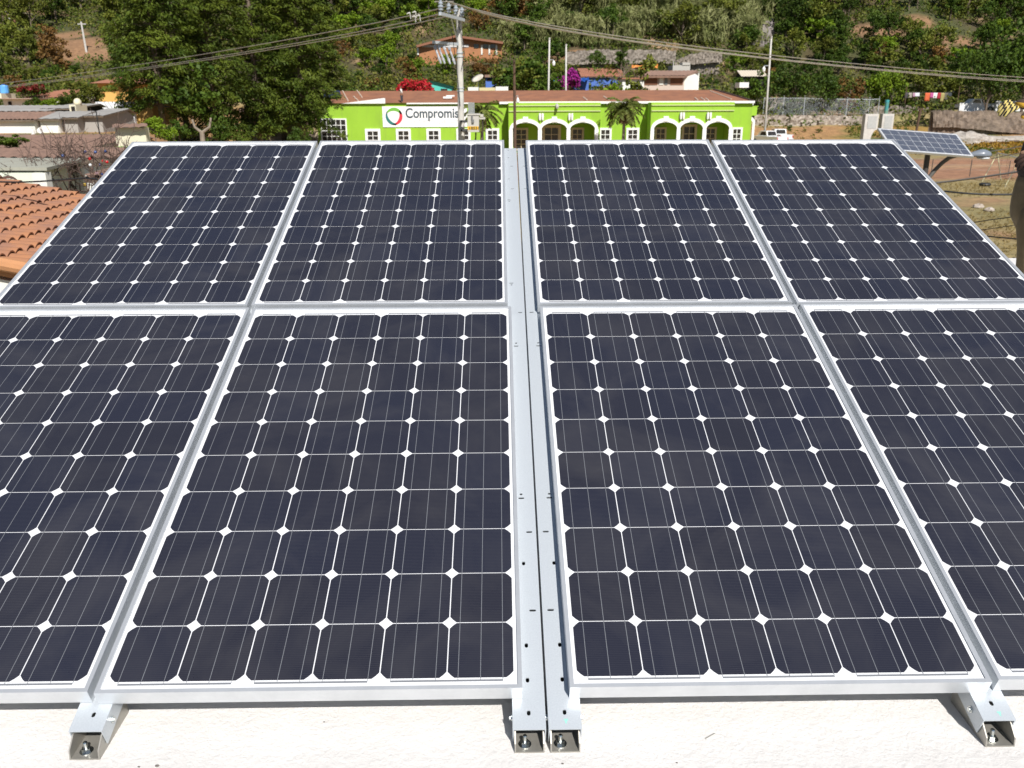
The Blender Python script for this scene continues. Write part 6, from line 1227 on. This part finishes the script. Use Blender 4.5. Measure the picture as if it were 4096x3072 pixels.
for k, (px, py, cl, nm) in enumerate(((194, 343, (.60, .015, .02), 'red bauble alone on the left side of the bare tree'), (223, 348, (.60, .015, .02), 'red bauble in the middle right of the bare tree, left of a pair'), (231, 350, (.60, .015, .02), 'red bauble in the middle right of the bare tree, right of a pair'), (195, 356.5, (.75, .75, .75), 'white bauble below the lone red one'), (136, 336.5, (.03, .07, .22), 'dark blue bauble far out at the left of the bare tree'), (216, 356, (.03, .05, .16), 'dark blue bauble below the red pair'), (184, 328, (.05, .05, .14), 'dark blue bauble high on the left of the bare tree'), (206, 328.5, (.03, .07, .22), 'dark blue bauble high in the middle of the bare tree'), (228, 327, (.03, .06, .2), 'dark blue bauble high on the right of the bare tree'), (209, 374, (.60, .38, .42), 'pale pink bauble low in the bare tree'), (220, 376, (.04, .06, .2), 'dark blue bauble low in the bare tree'), (183, 399, (.62, .42, .03), 'yellow bauble lowest in the bare tree'))):
    c = at(px, py, 14.5); o = empty('bauble', c, nm, 'bauble', 'baubles on the bare tree'); q = MB(); q.ball(c, .030, 12, 8); q.build('ball', pm('bauble_%d' % k, cl, rough=.25), o, smooth=True); q = MB(); q.lathe([(.010, .028), (.010, .038)], c, 8); q.tube([c + Vector((0, 0, .036)), c + Vector((0, 0, .15))], .003, 4); q.build('hanger', ZINC, o)
# palms
def palm(px, Y, pyc, fr, lb, n=26, seed=1):
    r = np.random.default_rng(seed); c = at(px, pyc, Y); o = empty('palm_tree', (c.x, Y, -4.9), lb, 'palm'); m = MB(); m.tube([(c.x, Y, -4.9), (c.x + .03, Y, (c.z - 4.9) / 2), (c.x, Y, c.z)], [.22, .17, .15], 9); m.build('trunk', PALEB, o)
    for dead in (0, 1):
        P, A = [], []
        for k in range(n if not dead else 7):
            a = k * 2.4 + r.normal() * .2; e = (1.15 - 1.5 * (k / n)) if not dead else -.9 - .3 * r.random(); L = fr * (.85 + .3 * r.random()) * (.6 if dead else 1)
            p = np.zeros(3); d = np.array([math.cos(a) * math.cos(e), math.sin(a) * math.cos(e), math.sin(e)])
            for q in range(16):
                p = p + d * L / 16; d = d + np.array([0, 0, -.105]); d /= np.linalg.norm(d); sd = np.cross(d, [0, 0, 1]); sd /= np.linalg.norm(sd) + 1e-9
                for s_ in (-1, 1):
                    for w_ in (0.0, .5): P.append(p + sd * s_ * .18 + d * L / 32 * w_ * 2); A.append(sd * s_ * 1.4 + d * .6 + np.array([0, 0, -.55]))
        V, F = leaves(np.array(P), np.full(len(P), .05), 2, (.55, .085), axis=np.array(A) * 2.0, rng=r); V = V + np.array([c.x, Y, c.z]) - np.array(rootloc(o)); np_mesh('dead_fronds' if dead else 'fronds', V, F, PALMD if dead else PALMG, o)
palm(1348.5, 92, 236, 2.3, 'small palm tree in front of the green wall between the two porches', seed=3); palm(1040, 92, 245, 2.2, 'small palm tree half hidden behind the transformer', seed=4)
# bougainvilleas
def bougain(name, x0, x1, y0, y1, Y, lm, lb, rd_=.42, n=90):
    r = np.random.default_rng(int(x0)); a, b = at(x0, y1, Y), at(x1, y0, Y); w_, h_ = b.x - a.x, b.z - a.z; t = r.random(n); hh = h_ * np.clip(np.sin(np.pi * (t * .92 + .06)) ** .6, .1, 1); C_ = np.stack([a.x + w_ * t, Y + r.normal(size=n) * .8, a.z - .5 + (hh + .5) * r.random(n) ** .6], 1)
    o = empty(name, ((a.x + b.x) / 2, Y, float(hz((a.x + b.x) / 2, Y)) - .2), lb, 'shrub'); V, F = leaves(C_, np.full(n, rd_), 26, (.26, .2), rng=r); np_mesh('blossoms', V - np.array(rootloc(o)), F, lm, o)
    V, F = leaves(C_ - np.array([0, -.35, .15]), np.full(n, .5), 9, (.26, .2), rng=r); np_mesh('leaves', V - np.array(rootloc(o)), F, DARKG, o)
    m = MB()
    for k in range(5): m.tube([Vector((a.x + w_ * (k + .5) / 5, Y, float(o.location.z) - .4)), Vector((a.x + w_ * (k + .4) / 5, Y, b.z - h_ * .4))], .05, 5)
    m.build('stems', TRUNKM, o)
bougain('bougainvillea', 862, 934, 171, 198, 121, REDB, 'bright red bougainvillea behind the brown roof beside the turquoise house')
bougain('bougainvillea', 1224, 1248, 152, 178, 126, PURB, 'vivid purple bougainvillea behind the shorter thin concrete pole'); bougain('bougainvillea', 1206, 1222, 170, 192, 124, PURB, 'dark purple lower bougainvillea between the two thin concrete poles')
DRED = leafmat('dull_red_flower', (.22, .015, .02), (.10, .05, .02), .9, 0)
bougain('red_flowering_shrub', 44, 66, 183, 190, 112, DRED, 'red flowering shrub in the village, left of another red one', .2, 40); bougain('red_flowering_shrub', 72, 92, 184, 192, 112, DRED, 'red flowering shrub in the village, right of another red one', .2, 40)
# ------------------------------------------------------------------ ground cover nobody could count
HILLY = lambda X, Y: patch_w(X, Y) < .35
def cover(name, n, xs, ys, lm, size, rad, per, keep, seed, lb, hgt=.6):
    r = np.random.default_rng(seed); X = r.uniform(*xs, n); Y = r.uniform(*ys, n); k = keep(X, Y, r); X, Y = X[k], Y[k]; Z = hz(X, Y); s = rad * (.5 + r.random(len(X))); C_ = np.stack([X, Y, Z + s * hgt], 1)
    V, F = leaves(C_, np.stack([s, s, s * .75], 1), per, size, flat=1.5, rng=r); o = np_mesh(name, V, F, lm); tag(o, lb, name.replace('_', ' '), kind='stuff')
UU = lambda X, Y: X / (Y + 3.21) * 1875.6 + 1106
inb = lambda X, Y: (UU(X, Y) > -60) & (UU(X, Y) < 2280)
cover('hillside_scrub', 17000, (-190, 190), (126, 300), SCRUB, (.46, .32), 1.5, 18, lambda X, Y, r: inb(X, Y) & HILLY(X, Y) & (vnoise(X, Y, 11, 31) + .25 * r.random(len(X)) > .32), 71, 'low olive and dry brown scrub covering the hillside')
cover('hillside_undergrowth', 12000, (-190, 190), (128, 300), DARKG, (.42, .3), 1.2, 16, lambda X, Y, r: inb(X, Y) & HILLY(X, Y) & (vnoise(X, Y, 9, 37) + .25 * r.random(len(X)) > .48), 72, 'dark green undergrowth filling the gaps between hillside trees')
cover('bank_weeds', 3000, (28, 80), (92, 128), OLIVE, (.26, .16), .42, 12, lambda X, Y, r: inb(X, Y) & (UU(X, Y) > 1640) & ((UU(X, Y) > 1720) | (Y > 119)) & (vnoise(X, Y, 6, 41) + .3 * r.random(len(X)) > np.where(UU(X, Y) < 1830, .92, .66)), 73, 'green weeds on the bank below the stone walls')
cover('orange_weeds', 1500, (40, 80), (88, 126), leafmat('orange_weed', (.24, .135, .012), (.32, .19, .02), .6, 0), (.24, .16), .40, 12, lambda X, Y, r: inb(X, Y) & (UU(X, Y) > 1960) & (vnoise(X, Y, 7, 43) + .3 * r.random(len(X)) > .74), 74, 'orange flowering weeds on the bank at the right')
cover('bank_scrub', 900, (-75, -22), (36, 60), DRYG, (.16, .1), .22, 12, lambda X, Y, r: inb(X, Y) & (UU(X, Y) < 330) & (vnoise(X, Y, 4, 47) > .6), 75, 'dry weeds on the ochre bank at the left')
cover('dry_grass', 26000, (8, 62), (18, 62), DRYG, (.16, .03), .12, 5, lambda X, Y, r: inb(X, Y) & (UU(X, Y) > 1900) & (vnoise(X, Y, 3, 51) + .35 * r.random(len(X)) > .55), 76, 'short dry grass on the playing field', .4)
